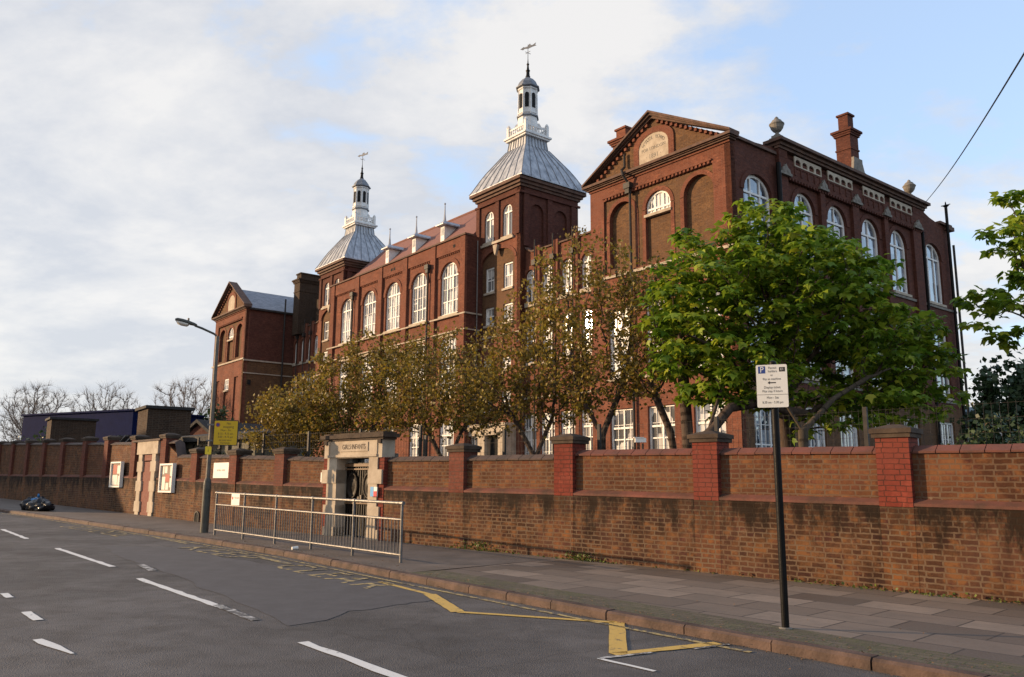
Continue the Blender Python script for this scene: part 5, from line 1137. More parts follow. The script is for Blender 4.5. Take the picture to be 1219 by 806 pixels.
mb = MB(); c = [(0.033*math.cos(2*math.pi*i/24)-0.20, 0.033*math.sin(2*math.pi*i/24)+0.20) for i in range(24)]; mb.slab(c, [], lambda u, v, d: (u, -0.0085-d, v), 0, 0.001); mb.build('roundel_centre', 'blue', yp)
mb = MB(); mb.box(-0.46, -0.28, 0.004, 0.03, 0.18, 0.22); mb.box(-0.46, -0.28, 0.004, 0.03, -0.22, -0.18); mb.build('bracket', 'galv', ys)
fr_ = MB(); fr_.slab(roundrect(0.60, 0.64, 0.02), [roundrect(0.565, 0.605, 0.02)], lambda u, v, d: (u, 0.004-d, v), 0, 0.012); fr_.build('rim', 'ink', ys)
o, p_, q_ = flatsign('small_plate', -7.655, 20.99, 2.27, 0.15, 0.20, R(10), 'bright_yellow', 'small bright yellow plate strapped to the lamp column under the larger sign', 'plate')
text('lettering', 'i', 0.12, 'ink', p_, q_); mb = MB(); mb.box(-0.07, 0.07, 0.0, 0.02, -0.02, 0.02); mb.build('strap', 'galv', o)

# pedestrian guard rail
ga, gb_ = Vector((-7.11, 20.29)), Vector((-1.88, 14.54)); dv = gb_-ga; Lr = dv.length; ang = math.atan2(dv.y, dv.x)
gr = root('guard_rail', 'galvanised pedestrian guard rail with vertical bars in front of the gateway', 'railing', ga.x, ga.y, gz(ga.x, ga.y), ang)
slope = (gz(gb_.x, gb_.y)-gz(ga.x, ga.y))/Lr; npn = 5; pw = Lr/npn; zs = lambda x, z: z+slope*x
for i in range(npn+1):
    x = i*pw; mb = MB(); mb.tube((x, 0, zs(x, -0.1)), (x, 0, zs(x, 1.0)), 0.026, n=10); mb.build('post', 'galv', gr)
    mb = MB(); mb.tube((x-0.04, 0, zs(x, 1.0)), (x+0.04, 0, zs(x, 1.0)), 0.036, n=10); mb.build('clamp', 'galv', gr)
for z_, r_, nm in ((1.0, 0.026, 'top_rail'), (0.72, 0.021, 'mid_rail'), (0.13, 0.021, 'bottom_rail')):
    mb = MB(); mb.tube((-0.02, 0, zs(0, z_)), (Lr+0.02, 0, zs(Lr, z_)), r_, n=10); mb.build(nm, 'galv', gr)
for i in range(npn):
    for j in range(1, 15):
        x = i*pw+pw*j/15; mb = MB(); mb.tube((x, 0, zs(x, 0.13)), (x, 0, zs(x, 0.72)), 0.010, n=6, cap=False); mb.build('bar', 'galv', gr)
sx = 1.12; o = root('rail_sign', 'small white notice fixed between the rails of the guard rail', 'sign', *(ga+dv.normalized()*sx), gz(ga.x, ga.y)+0.86, ang)
mb = MB(); mb.slab(roundrect(0.44, 0.26, 0.01), [], lambda u, v, d: (u, -0.03-d, v), 0, 0.004); p_ = mb.build('plate', 'sign_white', o); q_ = Matrix(((1, 0, 0, 0), (0, 0, -1, -0.035), (0, 1, 0, 0), (0, 0, 0, 1)))
text('lettering', 'No access', 0.07, 'ink', p_, q_ @ Matrix.Translation((0.07, 0.04, 0)), squash=(0.85, 1)); mb = MB(); mb.slab([(0.035*math.cos(2*math.pi*i/20)-0.15, 0.035*math.sin(2*math.pi*i/20)+0.03) for i in range(20)], [], lambda u, v, d: (u, -0.0345-d, v), 0, 0.001); mb.build('roundel', 'redpaint', p_)
# litter dropped by the rail
o = root('crushed_cup', 'crushed white paper cup on the kerb below the guard rail', 'litter', -4.25, 16.7, gz(-4.25, 16.7)+0.03, 0.6); mb = MB(); mb.tube((-0.06, 0, 0), (0.06, 0, 0.005), 0.03, 0.038, 12); mb.build('cup', 'sign_white', o)
# dark arched rodent-proof grille at the foot of the wall near the lamp
sD = 21.9; p = W2(sD, 0.004); o = root('wall_drain', 'small dark arched drain opening at the foot of the wall left of the lamp post', 'drain', p.x, p.y, gz(p.x, p.y), 0)
mb = MB(); mm = chain(o).inverted() @ wallmtx(sD, 0.006, gz(p.x, p.y)); mb.slab(arch(-0.13, 0.13, 0.0, 0.28, 0.12), [], lambda u, v, d: tuple(mm @ Vector((u, v, d))), 0, 0.012); mb.build('opening', 'void', o)
mb = MB(); mb.slab(arch(-0.17, 0.17, 0.0, 0.32, 0.15), [arch(-0.13, 0.13, 0.0-0.001, 0.28, 0.12)], lambda u, v, d: tuple(mm @ Vector((u, v, d))), 0.0, 0.03); mb.build('rim', 'dark', o)

# heap of bin bags
def blob(mb, cx, cy, cz, rx, ry, rz_, seed, n=18, rough=0.24, tie=0.0):
    rs = random.Random(seed); ph = [rs.uniform(0, 6.28) for _ in range(8)]; vs = []
    for j in range(n+1):
        v = math.pi*j/n
        for i in range(2*n):
            u = math.pi*i/n; d = 1+rough*(math.sin(3*u+ph[0])*math.sin(2*v+ph[1])+0.7*math.sin(7*u+ph[2]+2*v)*math.sin(5*v+ph[3])+0.4*math.sin(13*u+ph[4])*math.sin(9*v+ph[5]))
            z = math.cos(v)*rz_*d; 
            if tie and math.cos(v) > 0.8: z += tie*(math.cos(v)-0.8)*5
            vs.append((cx+math.sin(v)*math.cos(u)*rx*d, cy+math.sin(v)*math.sin(u)*ry*d, max(cz+z, 0.0)))
    m_ = 2*n; mb.add(vs, [(j*m_+i, j*m_+(i+1) % m_, (j+1)*m_+(i+1) % m_, (j+1)*m_+i) for j in range(n) for i in range(m_)])
bx_, by_ = -17.7, 31.1; bzz = gz(bx_, by_)
for (dx_, dy_, rx, ry, rzz, mat, lab, sd) in ((0.55, 0.1, 0.66, 0.36, 0.22, 'bag', 'largest black bin bag, at the right end of the rubbish heap', 1), (-0.15, 0.2, 0.46, 0.32, 0.22, 'bag', 'black bin bag in the middle of the rubbish heap under the blue bag', 2), (-0.62, 0.0, 0.46, 0.26, 0.20, 'bag_grey', 'crumpled pale grey bag at the left end of the rubbish heap', 3), (-0.30, -0.22, 0.36, 0.22, 0.19, 'bag_grey', 'grey plastic bag at the front of the rubbish heap', 4), (0.10, -0.28, 0.36, 0.2, 0.12, 'bag', 'small black bag at the front of the rubbish heap by the kerb', 5)):
    o = root('bin_bag', lab, 'rubbish bag', bx_+dx_*0.72-dy_*0.68, by_-dx_*0.68-dy_*0.72+0.4, bzz, R(-43), 'rubbish bags heaped on the pavement'); mb = MB(); blob(mb, 0, 0, rzz*0.75, rx, ry, rzz, sd, tie=0.08); mb.build('bag', mat, o, smooth=True)
    mb = MB(); blob(mb, 0.02, 0, rzz*1.62+0.05, 0.06, 0.05, 0.07, sd+20, n=7, rough=0.3); mb.build('knot', mat, o, smooth=True)
o = root('bin_bag', 'bright blue plastic bag on top of the rubbish heap', 'rubbish bag', bx_+0.02, by_+0.22, bzz+0.30, R(-43), 'rubbish bags heaped on the pavement'); mb = MB(); blob(mb, 0, 0, 0.06, 0.24, 0.2, 0.09, 11, rough=0.2); mb.build('bag', 'bag_blue', o, smooth=True)
mb = MB(); blob(mb, 0.12, 0, 0.24, 0.05, 0.04, 0.06, 33, n=7, rough=0.3); mb.build('knot', 'bag_blue', o, smooth=True)

# overhead cable from the school parapet across the street
ch = chain(sc) @ Vector((0.2, 16.9, 16.65)); e_ = Vector((10.6, 14.0, 10.9)); e2 = Vector((5.0, -20.0, 12.5))
def raypt(x, y, D):
    r_ = fw+rt*((x-609.5)/980.4)-upv*((y-403)/980.4); return r_*(D/r_.y)+Vector((0, 0, 1.5))
a_ = ch; b_ = raypt(1262, -28, 10.0); dir_ = (b_-a_); mb = MB(); prev = None
for i in range(31):
    t_ = i/30*1.25; p = a_+dir_*t_; p.z -= 0.35*math.sin(math.pi*min(1, t_/1.25)); 
    if prev is not None: mb.tube(prev-a_, p-a_, 0.016, n=6)
    prev = p.copy()
o = root('overhead_cable', 'black overhead cable running from the school parapet to the top right', 'cable', *a_); mb.build('cable', 'black', o)

# floodlight camera dome behind the wall
cpt = raypt(765, 528, 15.2); o = root('security_camera', 'small white security camera on a bracket behind the wall', 'camera', cpt.x, cpt.y, cpt.z-0.5); mb = MB(); mb.tube((0, 0, -0.6), (0, 0, 0.5), 0.02); mb.build('pole', 'dark', o); mb = MB(); mb.box(-0.14, 0.06, -0.05, 0.05, 0.52, 0.60); mb.box(-0.16, 0.02, -0.06, 0.06, 0.60, 0.615); mb.build('housing', 'sign_white', o)

# ---------------------------------------------------------------- background buildings, left
def frame(p0, p1):
    p0 = Vector(p0); p1 = Vector(p1); return math.atan2(p1.y-p0.y, p1.x-p0.x), (p1-p0).length
def block(name, label, p0, p1, depth, z1, mat, roofmat='felt', extra=None):
    a_, L = frame(p0, p1); o = root(name, label, 'building', p0[0], p0[1], gz(*p0)-0.2, a_); zb = gz(*p0)-0.2; h = z1-zb
    mb = MB(); mb.box(0, L, 0, depth, 0, h-0.12); w = mb.build('wall', mat, o); mb = MB(); mb.box(-0.12, L+0.12, -0.12, depth+0.12, h-0.12, h); mb.build('roof', roofmat, o); return o, L, h
o, L, h = block('clad_building', 'long dark blue clad building behind the left end of the wall', (-36.2, 61.2), (-25.6, 55.8), 6, 6.3, 'container', 'container')
mb = MB(); mb.box(2, 12, -0.06, -0.001, 2.2, 3.4); mb.build('window', 'glass_dark', o)
block('brick_store', 'flat roofed brick store in front of the blue clad building', (-27.3, 48.6), (-26.15, 46.98), 2.3, 5.05, 'dkbrick')
o, L, h = block('brick_shelter', 'flat roofed dark brick block standing above the wall left of the lamp', (-16.3, 36.0), (-15.2, 34.46), 1.75, 4.62, 'dkbrick')
mb = MB(); mb.box(0.55, 1.25, -0.02, 0.02, 0.0, 2.1); mb.build('door', 'dark', o)
# small gabled house
a_, L = frame((-18.2, 45.6), (-15.6, 44.0)); o = root('gabled_outbuilding', 'small brick outbuilding with a dark pitched roof behind the lamp post', 'building', -18.4, 45.6, 0.2, a_)
mb = MB(); mb.slab([(0, 0), (3.6, 0), (3.6, 3.3), (1.8, 4.35), (0, 3.3)], [], lambda u, v, d: (u, d, v), 0, 6); mb.build('wall', 'tower_shade_red', o)
mb = MB(); mb.slab([(-0.2, 3.25), (1.8, 4.42), (3.8, 3.25), (3.8, 3.42), (1.8, 4.6), (-0.2, 3.42)], [], lambda u, v, d: (u, d-0.2, v), 0, 6.4); mb.build('roof', 'felt', o); mb = MB(); mb.box(1.5, 2.1, -0.02, 0.0, 3.2, 3.45); mb.build('vent', 'white', o)
# olive shed right behind the wall
a_, L = frame((-12.35, 29.6), (-8.2, 26.2)); o = root('clad_shed', 'low olive clad shed with dark eaves right behind the wall by the lamp post', 'shed', -12.4, 29.7, 0.2, a_)
mb = MB(); mb.box(0, 5.6, 0, 2.2, 0, 2.62); mb.build('wall', 'olive', o); mb = MB(); mb.box(-0.15, 5.8, -0.25, 2.4, 2.62, 2.80); mb.add([(-0.15, -0.25, 2.8), (5.8, -0.25, 2.8), (5.8, 2.4, 3.15), (-0.15, 2.4, 3.15)], [(0, 1, 2, 3)]); mb.build('roof', 'felt', o)
mb = MB()
for i in range(10): mb.box(0.3+i*0.55, 0.37+i*0.55, -0.05, -0.001, 0.1, 2.55)
mb.build('battens', 'dark', o)
# metal escape stair roof
o = root('metal_canopy', 'pale metal canopy with slatted roof behind the wall, left of the brick block', 'canopy', -18.2, 36.4, -0.55, R(-40)); 
for k in range(5): mb = MB(); mb.add([(0.0, k*0.3, 2.9+0.02*k), (2.0, k*0.3, 3.9+0.02*k), (2.0, k*0.3+0.22, 3.9+0.02*k), (0.0, k*0.3+0.22, 2.9+0.02*k), (0.0, k*0.3, 2.96+0.02*k), (2.0, k*0.3, 3.96+0.02*k), (2.0, k*0.3+0.22, 3.96+0.02*k), (0.0, k*0.3+0.22, 2.96+0.02*k)], [(0, 1, 2, 3), (4, 5, 6, 7), (0, 1, 5, 4), (2, 3, 7, 6), (0, 3, 7, 4), (1, 2, 6, 5)]); mb.build('slat', 'galv', o)
for x_, z_ in ((0.1, 2.9), (1.9, 3.85)): mb = MB(); mb.tube((x_, 0.1, 0), (x_, 0.1, z_), 0.04); mb.build('post', 'galv', o)
# right: low annexe
o, L, h = block('brick_annexe', 'low brick annexe with teal roof behind the right end of the school', (27.6, 52.5), (34.0, 50.5), 7, 6.0, 'tower_shade_red', 'teal')
mb = MB(); mb.box(-0.3, L+0.3, -0.5, 7.4, h, h+0.12); mb.add([(-0.3, -0.5, h+0.12), (L+0.3, -0.5, h+0.12), (L+0.3, 3, h+0.7), (-0.3, 3, h+0.7)], [(0, 1, 2, 3)]); mb.build('canopy_roof', 'teal', o)
for k in range(3):
    x_ = 0.7+k*2.0; fnw = lambda u, v, d: (u, d-0.02, v); mb = MB(); mb.slab(rect(x_, x_+0.9, 3.0, h-0.9), [rect(x_+0.08, x_+0.41, 3.08, h-1.5), rect(x_+0.49, x_+0.82, 3.08, h-1.5), rect(x_+0.08, x_+0.82, h-1.42, h-0.98)], fnw, -0.05, 0.0); w = mb.build('window', 'white', o)
    mb = MB(); mb.poly(rect(x_+0.02, x_+0.88, 3.02, h-0.92), [], lambda u, v: fnw(u, v, -0.01)); mb.build('pane', 'glass_dark', w)
# unseen terrace across the road, added to shade the wall's far end
dw_ = Vector((-0.69, 0.73)); a_ = math.atan2(dw_.y, dw_.x)
for k in range(3):
    q = Vector((-50.2, 41.4))+dw_*5.6*k
    o = root('shade_terrace_house', ('end house of the unseen brick terrace added for shade across the road, nearest the camera', 'middle house of the unseen brick terrace added for shade across the road', 'farthest house of the unseen brick terrace added for shade across the road')[k], 'house', q.x, q.y, gz(q.x, q.y)-0.2, a_, 'unseen brick terrace added for shade')
    mb = MB(); mb.slab([(0, 0), (8, 0), (8, 8.2), (4, 10.6), (0, 8.2)], [], lambda u, v, d: (d, u, v), 0, 5.58); mb.build('wall', 'stock', o)
    mb = MB(); mb.slab([(-0.3, 8.12), (4, 10.75), (8.3, 8.12), (8.3, 8.3), (4, 10.95), (-0.3, 8.3)], [], lambda u, v, d: (d, u, v), 0, 5.59); rf_ = mb.build('roof', 'slate', o)
    mb = MB(); mb.box(4.9, 5.5, 3.4, 4.6, 10.2, 12.0); mb.build('chimney', 'stock', rf_)
    for (x0, x1, z0, z1) in ((0.8, 2.2, 1.1, 3.0), (0.9, 2.1, 4.6, 6.4), (3.4, 4.5, 4.6, 6.4)):
        mb = MB(); mb.slab(rect(x0, x1, z0, z1), [rect(x0+0.1, (x0+x1)/2-0.04, z0+0.1, z1-0.1), rect((x0+x1)/2+0.04, x1-0.1, z0+0.1, z1-0.1)], lambda u, v, d: (u, -0.03+d, v), 0, 0.029); w = mb.build('window', 'white', o); mb = MB(); mb.poly(rect(x0+0.02, x1-0.02, z0+0.02, z1-0.02), [], lambda u, v: (u, -0.006, v)); mb.build('pane', 'glass_dark', w)
    mb = MB(); mb.box(3.5, 4.4, -0.04, -0.003, 0.25, 2.35); mb.build('door', 'black', o)

# ---------------------------------------------------------------- trees
def colonize(seed, base, trunk, pts, step, dk, di, maxit=90, tropism=(0, 0, 0.05)):
    """space colonisation: grows a skeleton from the trunk polyline(s) into the attractor points"""
    nodes = []; par = []
    for line in trunk:
        prev = -1 if not nodes else int(np.argmin(np.linalg.norm(np.array(nodes)-np.array(line[0]), axis=1)))
        for a, b in zip(line[:-1], line[1:]):
            a = np.array(a, float); b = np.array(b, float); k = max(1, int(np.linalg.norm(b-a)/step))
            for i in range(k+1):
                p = a+(b-a)*i/k
                if i == 0 and nodes and prev >= 0 and np.linalg.norm(nodes[prev]-p) < 1e-3: continue
                nodes.append(p); par.append(prev); prev = len(nodes)-1
    nodes = [np.array(n) for n in nodes]; A = np.array(pts); rs = np.random.default_rng(seed); tr = np.array(tropism)
    dead = 0
    for it in range(maxit):
        if len(A) == 0: break
        Nn = np.array(nodes); d = np.linalg.norm(A[:, None]-Nn[None], axis=2); j = d.argmin(1); dm = d[np.arange(len(A)), j]
        act = dm < di; grow = {}
        for a_, jj in zip(A[act], j[act]): v = a_-Nn[jj]; grow.setdefault(int(jj), []).append(v/np.linalg.norm(v))
        if not grow: 
            di *= 1.3
            if di > 30: break
            continue
        new = 0
        for jj, vs in grow.items():
            v = np.mean(vs, axis=0)+tr+rs.normal(0, 0.12, 3); n_ = np.linalg.norm(v)
            if n_ < 1e-4: continue
            q = Nn[jj]+v/n_*step; nodes.append(q); par.append(jj); new += 1
        Nn = np.array(nodes[-new:]); d = np.linalg.norm(A[:, None]-Nn[None], axis=2).min(1); A = A[d > dk]
        if len(nodes) > 6000: break
    return np.array(nodes), np.array(par)
def skeleton_mesh(name, mat, nodes, par, rtip, rbase, parent, power=2.3):
    n = len(nodes); kids = [[] for _ in range(n)]
    for i, p in enumerate(par):
        if p >= 0: kids[p].append(i)
    rad = np.zeros(n)
    for i in range(n-1, -1, -1):
        if not kids[i]: rad[i] = rtip
        else: rad[i] = (sum(rad[k]**power for k in kids[i]))**(1/power)
    sc_ = rbase/rad[0] if rad[0] > 0 else 1
    # keep tips thin: scale in log space
    g_ = math.log(rbase/rtip)/max(1e-6, math.log(rad[0]/rtip)); rad = rtip*(rad/rtip)**g_
    mb = MB(); V = []; Fc = []; 
    for i, p in enumerate(par):
        if p < 0: continue
        a, b = nodes[p], nodes[i]; d = b-a; L = np.linalg.norm(d)
        if L < 1e-5: continue
        d /= L; r0 = min(rad[p], rad[i]*1.35+0.002); r1 = rad[i]; k = 7 if r1 > 0.03 else (5 if r1 > 0.012 else 3)
        o_ = np.cross(d, (0.31, 0.17, 0.93)); 
        if np.linalg.norm(o_) < 0.1: o_ = np.cross(d, (1, 0, 0))
        o_ /= np.linalg.norm(o_); w_ = np.cross(d, o_); an = np.arange(k)*2*math.pi/k; ring = np.cos(an)[:, None]*o_+np.sin(an)[:, None]*w_
        o0 = len(V); V.extend((a-d*r0*0.3+ring*r0).tolist()); V.extend((b+d*r1*0.3+ring*r1).tolist()); Fc += [(o0+q, o0+(q+1) % k, o0+k+(q+1) % k, o0+k+q) for q in range(k)]
    mb.v = V; mb.f = Fc
    return mb.build(name, mat, parent, world=True, smooth=True), kids, rad
def envelope(seed, blobs, n):
    rs = np.random.default_rng(seed); out = []
    vol = np.array([b[1][0]*b[1][1]*b[1][2] for b in blobs]); vol = vol/vol.sum()
    while len(out) < n:
        b = blobs[rs.choice(len(blobs), p=vol)]; p = rs.normal(size=3); p = p/np.linalg.norm(p)*rs.random()**(1/2.2)
        out.append(np.array(b[0])+p*np.array(b[1]))
    return np.array(out)
def tree(name, label, cat, base, trunk, blobs, seed, nattr, step, dk, rbase, barkm, crown, group=None, rtip=0.006, di=2.2, trop=(0, 0, 0.05)):
    o = thing(name, label, cat, base, 0, group)
    at = envelope(seed, blobs, nattr); nodes, par = colonize(seed, base, trunk, at, step, dk, di, tropism=trop)
    tk, kids, rad = skeleton_mesh('trunk', barkm, nodes, par, rtip, rbase, o)
    thin = [i for i in range(len(nodes)) if rad[i] < crown.get('thin', 0.016) and par[i] >= 0]
    rs = np.random.default_rng(seed+5); kind = crown['kind']
    if kind == 'maple':
        P, X, Nr, Sz, T = [], [], [], [], []
        for i in thin:
            tip = not kids[i]
            if not tip and rs.random() > crown['side']: continue
            c_ = nodes[i]; m_ = crown['per'] if tip else crown['per']//2; tone = rs.random()
            for k in range(m_):
                th = rs.uniform(0, 2*math.pi); el = rs.normal(-0.35, 0.30); h = np.array([math.cos(th), math.sin(th), 0])
                x = h*math.cos(el)+np.array([0, 0, math.sin(el)]); nn = -h*math.sin(el)+np.array([0, 0, math.cos(el)])
                nn = nn+rs.normal(0, 0.28, 3); nn /= np.linalg.norm(nn); x = x-nn*(x@nn); x /= np.linalg.norm(x)
                P.append(c_+h*rs.uniform(0.03, crown['spread'])+np.array([0, 0, rs.normal(0.02, 0.035)])); X.append(x); Nr.append(nn); Sz.append(rs.uniform(*crown['size'])); T.append(np.clip(0.5*tone+0.5*rs.random()+rs.normal(0, 0.05), 0, 1))
        tpl = np.array([(0, 0, 0), (0.10, 0.36, -0.03), (0.42, 0.58, -0.12), (0.50, 0.26, 0.0), (1.0, 0.0, -0.24), (0.50, -0.26, 0.0), (0.42, -0.58, -0.12), (0.10, -0.36, -0.03)])
        leafmesh2('crown', crown['mat'], np.array(P), np.array(Sz), np.array(X), np.array(Nr), np.array(T), o, tpl, True)
    elif kind == 'small':
        P, T = [], []
        for i in thin:
            if kids[i] and rs.random() < 0.62: continue
            m_ = rs.poisson(crown['per']*2.0)
            if m_ == 0: continue
            tone = rs.random(); c_ = nodes[i]; a = nodes[par[i]]
            for k in range(m_): P.append(c_+(a-c_)*rs.random()+rs.normal(0, crown['spread'], 3)); T.append(np.clip(0.55*tone+0.45*rs.random(), 0, 1))
        leafmesh('crown', crown['mat'], np.array(P), rs.uniform(*crown['size'], len(P)), tint=np.array(T), parent=o, world=True)
    elif kind == 'twigs':
        mb = MB(); V = []; Fc = []
        for i in thin:
            for k in range(rs.poisson(crown['per'])):
                v = rs.normal(size=3)*0.5+(nodes[i]-nodes[par[i]])/step+np.array([0, 0, 0.5]); v /= np.linalg.norm(v); a = nodes[i]; b = a+v*rs.uniform(*crown['size']); s_ = np.cross(v, (0.3, 0.9, 0.1)); s_ = s_/np.linalg.norm(s_)*crown['w']; s2 = np.cross(v, s_)
                o0 = len(V); V += [(a+s_).tolist(), (a-s_*0.5+s2).tolist(), (a-s_*0.5-s2).tolist(), b.tolist()]; Fc += [(o0, o0+1, o0+3), (o0+1, o0+2, o0+3), (o0+2, o0, o0+3)]
        mb.v = V; mb.f = Fc; mb.build('crown', crown['matb'], o, world=True)
    return o
gzz = lambda x, y: gz(x, y)-0.05
# big green maple
mx_, my_ = 5.7, 17.2
tree('maple_tree', 'broad bright green maple in new leaf behind the wall on the right', 'tree', (mx_, my_, gzz(mx_, my_)),
     [[(mx_, my_, 0.0), (mx_+0.02, my_, 2.3), (mx_-0.05, my_+0.1, 3.4)]],
     [((5.7, 17.2, 5.5), (2.3, 1.9, 1.6)), ((5.9, 17.4, 6.6), (1.3, 1.2, 1.15)), ((4.3, 17.0, 5.0), (1.6, 1.5, 1.5)), ((7.6, 17.6, 4.3), (2.0, 1.5, 0.85)), ((4.6, 16.8, 3.9), (1.6, 1.4, 0.7)), ((6.9, 16.8, 5.0), (1.4, 1.4, 1.1)), ((8.4, 17.6, 3.7), (1.3, 1.1, 0.55)), ((4.2, 17.4, 6.4), (0.9, 0.9, 0.75)), ((7.3, 16.6, 3.3), (1.2, 1.0, 0.35)), ((3.5, 16.6, 4.2), (0.9, 0.9, 0.7)), ((5.2, 17.0, 7.1), (0.7, 0.7, 0.55)), ((9.0, 17.8, 4.2), (1.0, 0.9, 0.5)), ((3.6, 17.0, 5.8), (0.9, 0.9, 0.8)), ((7.2, 17.2, 6.0), (1.1, 1.0, 0.8)), ((8.0, 17.4, 3.05), (1.5, 1.1, 0.45)), ((4.9, 16.6, 3.25), (1.6, 1.0, 0.4)), ((6.6, 16.4, 2.95), (1.3, 0.8, 0.4)), ((8.9, 17.6, 4.9), (0.8, 0.8, 0.5))],
     11, 2700, 0.14, 0.20, 0.17, 'bark', dict(kind='maple', mat='leaf_green', per=13, side=0.68, spread=0.20, size=(0.12, 0.22), thin=0.016), rtip=0.006, trop=(0, 0, -0.02))
# second green maple at the right edge, trunk out of frame
tree('maple_tree', 'open yellow-green maple reaching in from the right edge, behind the wall', 'tree', (12.2, 17.0, gzz(12.2, 17.0)),
     [[(12.2, 17.0, 0.0), (12.1, 17.0, 2.6), (11.6, 16.8, 3.8)]],
     [((10.5, 16.4, 6.6), (0.9, 0.8, 1.3)), ((9.9, 16.4, 5.2), (0.9, 0.7, 0.55)), ((11.4, 16.6, 5.6), (1.4, 1.2, 1.8)), ((10.3, 16.3, 4.5), (0.9, 0.7, 0.4)), ((12.6, 17, 6.5), (1.8, 1.6, 1.8))],
     12, 700, 0.15, 0.24, 0.15, 'bark', dict(kind='maple', mat='leaf_green', per=13, side=0.6, spread=0.17, size=(0.14, 0.24), thin=0.014), rtip=0.006)
# bronze-leaved street trees inside the playground
bz = dict(kind='small', mat='leaf_bronze', per=9, spread=0.10, size=(0.055, 0.115), thin=0.016)
def bronze(label, x, y, blobs, seed, nattr, rb=0.10, trunk=None, crown=bz, fork=2.6):
    z0 = gzz(x, y); tr = trunk or [[(x, y, z0), (x+0.03, y, fork)], [(x+0.03, y, fork), (x-0.5, y+0.1, fork+1.0)], [(x+0.03, y, fork), (x+0.45, y-0.1, fork+1.0)]]
    return tree('bronze_tree', label, 'tree', (x, y, z0), tr, blobs, seed, nattr, 0.14, 0.20, rb*0.8, 'bark', crown, 'bronze-leaved trees along the inside of the wall', rtip=0.004, trop=(0, 0, 0.16))
bronze('tallest bronze tree, forked trunk, behind the wall left of the green maple', 2.05, 19.0, [((2.0, 19.0, 4.9), (1.9, 1.5, 1.6)), ((2.2, 19.0, 3.6), (1.9, 1.4, 0.6)), ((1.7, 19.0, 6.3), (1.35, 1.2, 1.25)), ((3.1, 19.0, 4.9), (1.3, 1.2, 1.5)), ((2.6, 19, 6.2), (0.9, 0.9, 0.9))], 21, 980, 0.12, crown=dict(bz, per=7.5))
bronze('bronze tree with a low forked trunk, just left of the tallest bronze tree', 0.55, 20.2, [((0.3, 20.2, 4.4), (1.9, 1.5, 1.5)), ((-0.7, 20.2, 3.6), (1.5, 1.2, 0.9)), ((0.7, 20.2, 5.6), (1.2, 1.0, 1.1)), ((1.2, 20, 3.5), (1.4, 1.1, 0.7))], 22, 860, 0.11, fork=2.1)
bronze('slender bronze tree with leaning trunk behind the wall, right of the tallest bronze tree', 3.75, 17.8, [((2.9, 18.0, 4.0), (0.9, 0.9, 0.8)), ((3.3, 18.2, 6.0), (0.7, 0.7, 0.9)), ((3.4, 18, 5.0), (0.8, 0.8, 0.8))], 23, 180, 0.10, trunk=[[(3.75, 17.8, 0.0), (3.45, 17.9, 2.6), (3.15, 18.0, 3.4)]], crown=dict(bz, per=7))
bronze('bronze tree behind the wall right of the gateway', -1.75, 22.0, [((-1.9, 22.0, 4.0), (1.9, 1.5, 1.4)), ((-2.6, 22.0, 4.6), (1.3, 1.0, 1.0)), ((-1.0, 22, 3.4), (1.5, 1.2, 0.9)), ((-2.9, 22, 3.2), (1.3, 1.2, 0.7)), ((-1.8, 22, 5.2), (0.8, 0.8, 0.7))], 24, 900, 0.10, fork=1.9)
bronze('dense bronze tree behind the stone gateway', -4.45, 24.0, [((-4.5, 24, 3.9), (2.0, 1.6, 1.5)), ((-3.4, 24, 4.7), (1.5, 1.2, 1.1)), ((-5.8, 24, 3.6), (1.6, 1.3, 1.0)), ((-4.3, 24, 5.4), (0.8, 0.8, 0.6))], 25, 980, 0.12, fork=2.0, crown=dict(bz, per=12))
bronze('low bronze tree nearest the lamp post, drooping over the wall', -6.5, 25.2, [((-6.5, 25.2, 3.6), (1.5, 1.3, 1.0)), ((-7.2, 25.0, 2.9), (1.1, 1.0, 0.6)), ((-5.8, 25.2, 2.8), (1.2, 1.1, 0.7))], 26, 560, 0.09, fork=1.7, crown=dict(bz, per=12))
# arching bare-barked tree behind the right pier
tree('leaning_tree', 'tree with a thick arching trunk behind the red pier left of the parking sign', 'tree', (3.3, 15.7, gzz(3.3, 15.7)), [[(3.35, 15.7, 0.0), (3.75, 15.9, 2.4), (4.25, 16.0, 2.98), (4.9, 16.1, 3.1), (5.5, 16.3, 2.95), (6.0, 16.5, 2.9)], [(3.75, 15.9, 2.4), (4.1, 16.1, 3.3)]], [((6.3, 16.4, 3.2), (0.9, 0.6, 0.5)), ((4.2, 16.3, 3.7), (0.5, 0.5, 0.4))], 31, 60, 0.16, 0.3, 0.13, 'bark', dict(kind='maple', mat='leaf_green', per=7, side=0.2, spread=0.14, size=(0.09, 0.15), thin=0.013), rtip=0.008)
tree('pale_barked_tree', 'young tree with pale forked stems rising right of the parking sign', 'tree', (5.45, 15.6, gzz(5.45, 15.6)), [[(5.45, 15.6, 0.0), (5.5, 15.6, 2.5), (5.15, 15.6, 3.1)], [(5.5, 15.6, 2.5), (6.2, 15.8, 3.15), (7.0, 16.0, 3.6)]], [((5.1, 15.7, 3.6), (0.6, 0.5, 0.4)), ((7.3, 16.1, 3.8), (0.7, 0.6, 0.4))], 32, 60, 0.16, 0.3, 0.09, 'bark_pale', dict(kind='maple', mat='leaf_green', per=7, side=0.2, spread=0.14, size=(0.09, 0.15), thin=0.013), rtip=0.008)
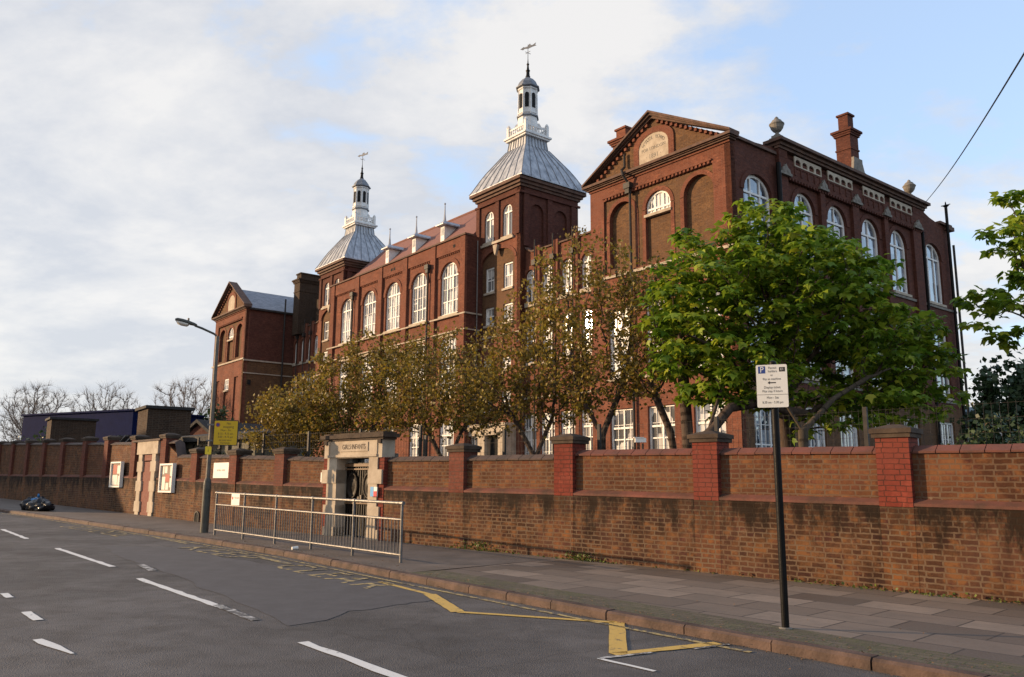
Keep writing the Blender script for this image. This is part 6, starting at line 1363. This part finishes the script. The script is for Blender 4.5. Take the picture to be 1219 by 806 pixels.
tree('straight_tree', 'dark straight trunk rising into the green maple behind the wall, left of the pier', 'tree', (3.72, 17.0, gzz(3.72, 17.0)), [[(3.68, 17.0, 0.0), (3.62, 17.0, 2.6), (3.55, 17.1, 4.6)]], [((3.6, 17.1, 4.6), (1.1, 0.9, 0.9)), ((3.2, 17.0, 4.0), (0.7, 0.6, 0.5))], 33, 150, 0.16, 0.27, 0.12, 'bark', dict(kind='maple', mat='leaf_green', per=9, side=0.4, spread=0.15, size=(0.10, 0.16), thin=0.014), rtip=0.008)
# bare trees far left
tw = dict(kind='twigs', per=7.0, size=(0.4, 1.1), w=0.009, matb='twig', thin=0.07)
for i, (x, y, r_, h, lab) in enumerate(((-43.6, 76, 3.6, 10.2, 'leftmost bare winter tree on the skyline behind the blue building'), (-37.3, 76, 3.3, 10.1, 'bare winter tree in the middle of the left skyline, above the blue building'), (-27.6, 70, 3.0, 10.2, 'bare winter tree on the skyline between the brick block and the school'), (-46.8, 80, 2.8, 9.0, 'smaller bare tree at the far left edge of the skyline group'))):
    tree('bare_tree', lab, 'tree', (x, y, 0.8), [[(x, y, 0.8), (x, y, 4.0)]], [((x, y, h-3.0), (r_, r_, 3.1))], 41+i, 620, 0.36, 0.5, 0.14, 'twig', tw, 'bare trees on the skyline', rtip=0.014, di=5, trop=(0, 0, 0.35))
# dark evergreens and shrubs
dk = dict(kind='small', mat='leaf_dark', per=7, spread=0.22, size=(0.16, 0.34), thin=0.05)
def bush(name, label, x, y, z, blobs, seed, n, mat='leaf_dark', group=None, cat='tree', size=(0.16, 0.34), spread=0.22, per=7):
    tree(name, label, cat, (x, y, z), [[(x, y, z), (x, y, z+1.2)]], blobs, seed, n, 0.35, 0.5, 0.16, 'bark', dict(dk, mat=mat, size=size, spread=spread, per=per), group, rtip=0.014, di=4)
bush('dark_tree', 'dark green tree at the right edge behind the wall', 22.6, 36.5, 0.0, [((22.6, 36.5, 5.2), (2.3, 2.0, 2.3)), ((21.5, 36, 3.9), (1.9, 1.7, 1.6)), ((23.6, 36, 4.0), (2.0, 2, 2.6))], 51, 560, per=20)
bush('dark_shrub', 'dark shrub under the dark tree at the right edge', 16.0, 27.5, 0.0, [((16.2, 27.5, 2.6), (1.9, 1.3, 1.35)), ((15.0, 27.8, 2.1), (1.2, 1.0, 0.8))], 52, 300, cat='shrub', size=(0.10, 0.2), spread=0.18, per=22)
bush('golden_tree', 'pale golden treetop beyond the annexe on the right', 42.0, 78.0, 0.0, [((42, 78, 7.0), (3.4, 2, 2.4)), ((45.5, 78, 7.0), (3, 2, 1.8))], 53, 260, mat='leaf_gold', size=(0.3, 0.6), spread=0.3)
bush('purple_tree', 'dark purple-leaved tree behind the far left end of the wall', -34.5, 51.5, 0.6, [((-34.5, 51.5, 4.0), (1.9, 1.6, 2.0)), ((-36.8, 53, 3.6), (1.8, 1.6, 1.8))], 54, 300, mat='leaf_purple', size=(0.14, 0.3), per=8)
bush('evergreen_shrub', 'dark evergreen behind the blue building at the far left', -31.0, 56.0, 0.6, [((-31, 56, 3.7), (2.2, 1.3, 1.2))], 55, 140, cat='shrub')
bush('ivy_tree', 'dark ivy-clad tree beside the left gable of the school', -22.5, 62.0, 0.6, [((-22.3, 62, 5.0), (1.7, 1.4, 2.4)), ((-23.4, 62, 3.6), (1.6, 1.4, 1.5))], 56, 260, per=7)
bush('playground_shrub', 'dark shrub behind the mesh fence beside the yellow sign', -9.0, 27.8, 0.2, [((-8.8, 27.6, 2.2), (1.4, 0.7, 0.75))], 57, 160, cat='shrub', size=(0.06, 0.12), spread=0.14, per=22)
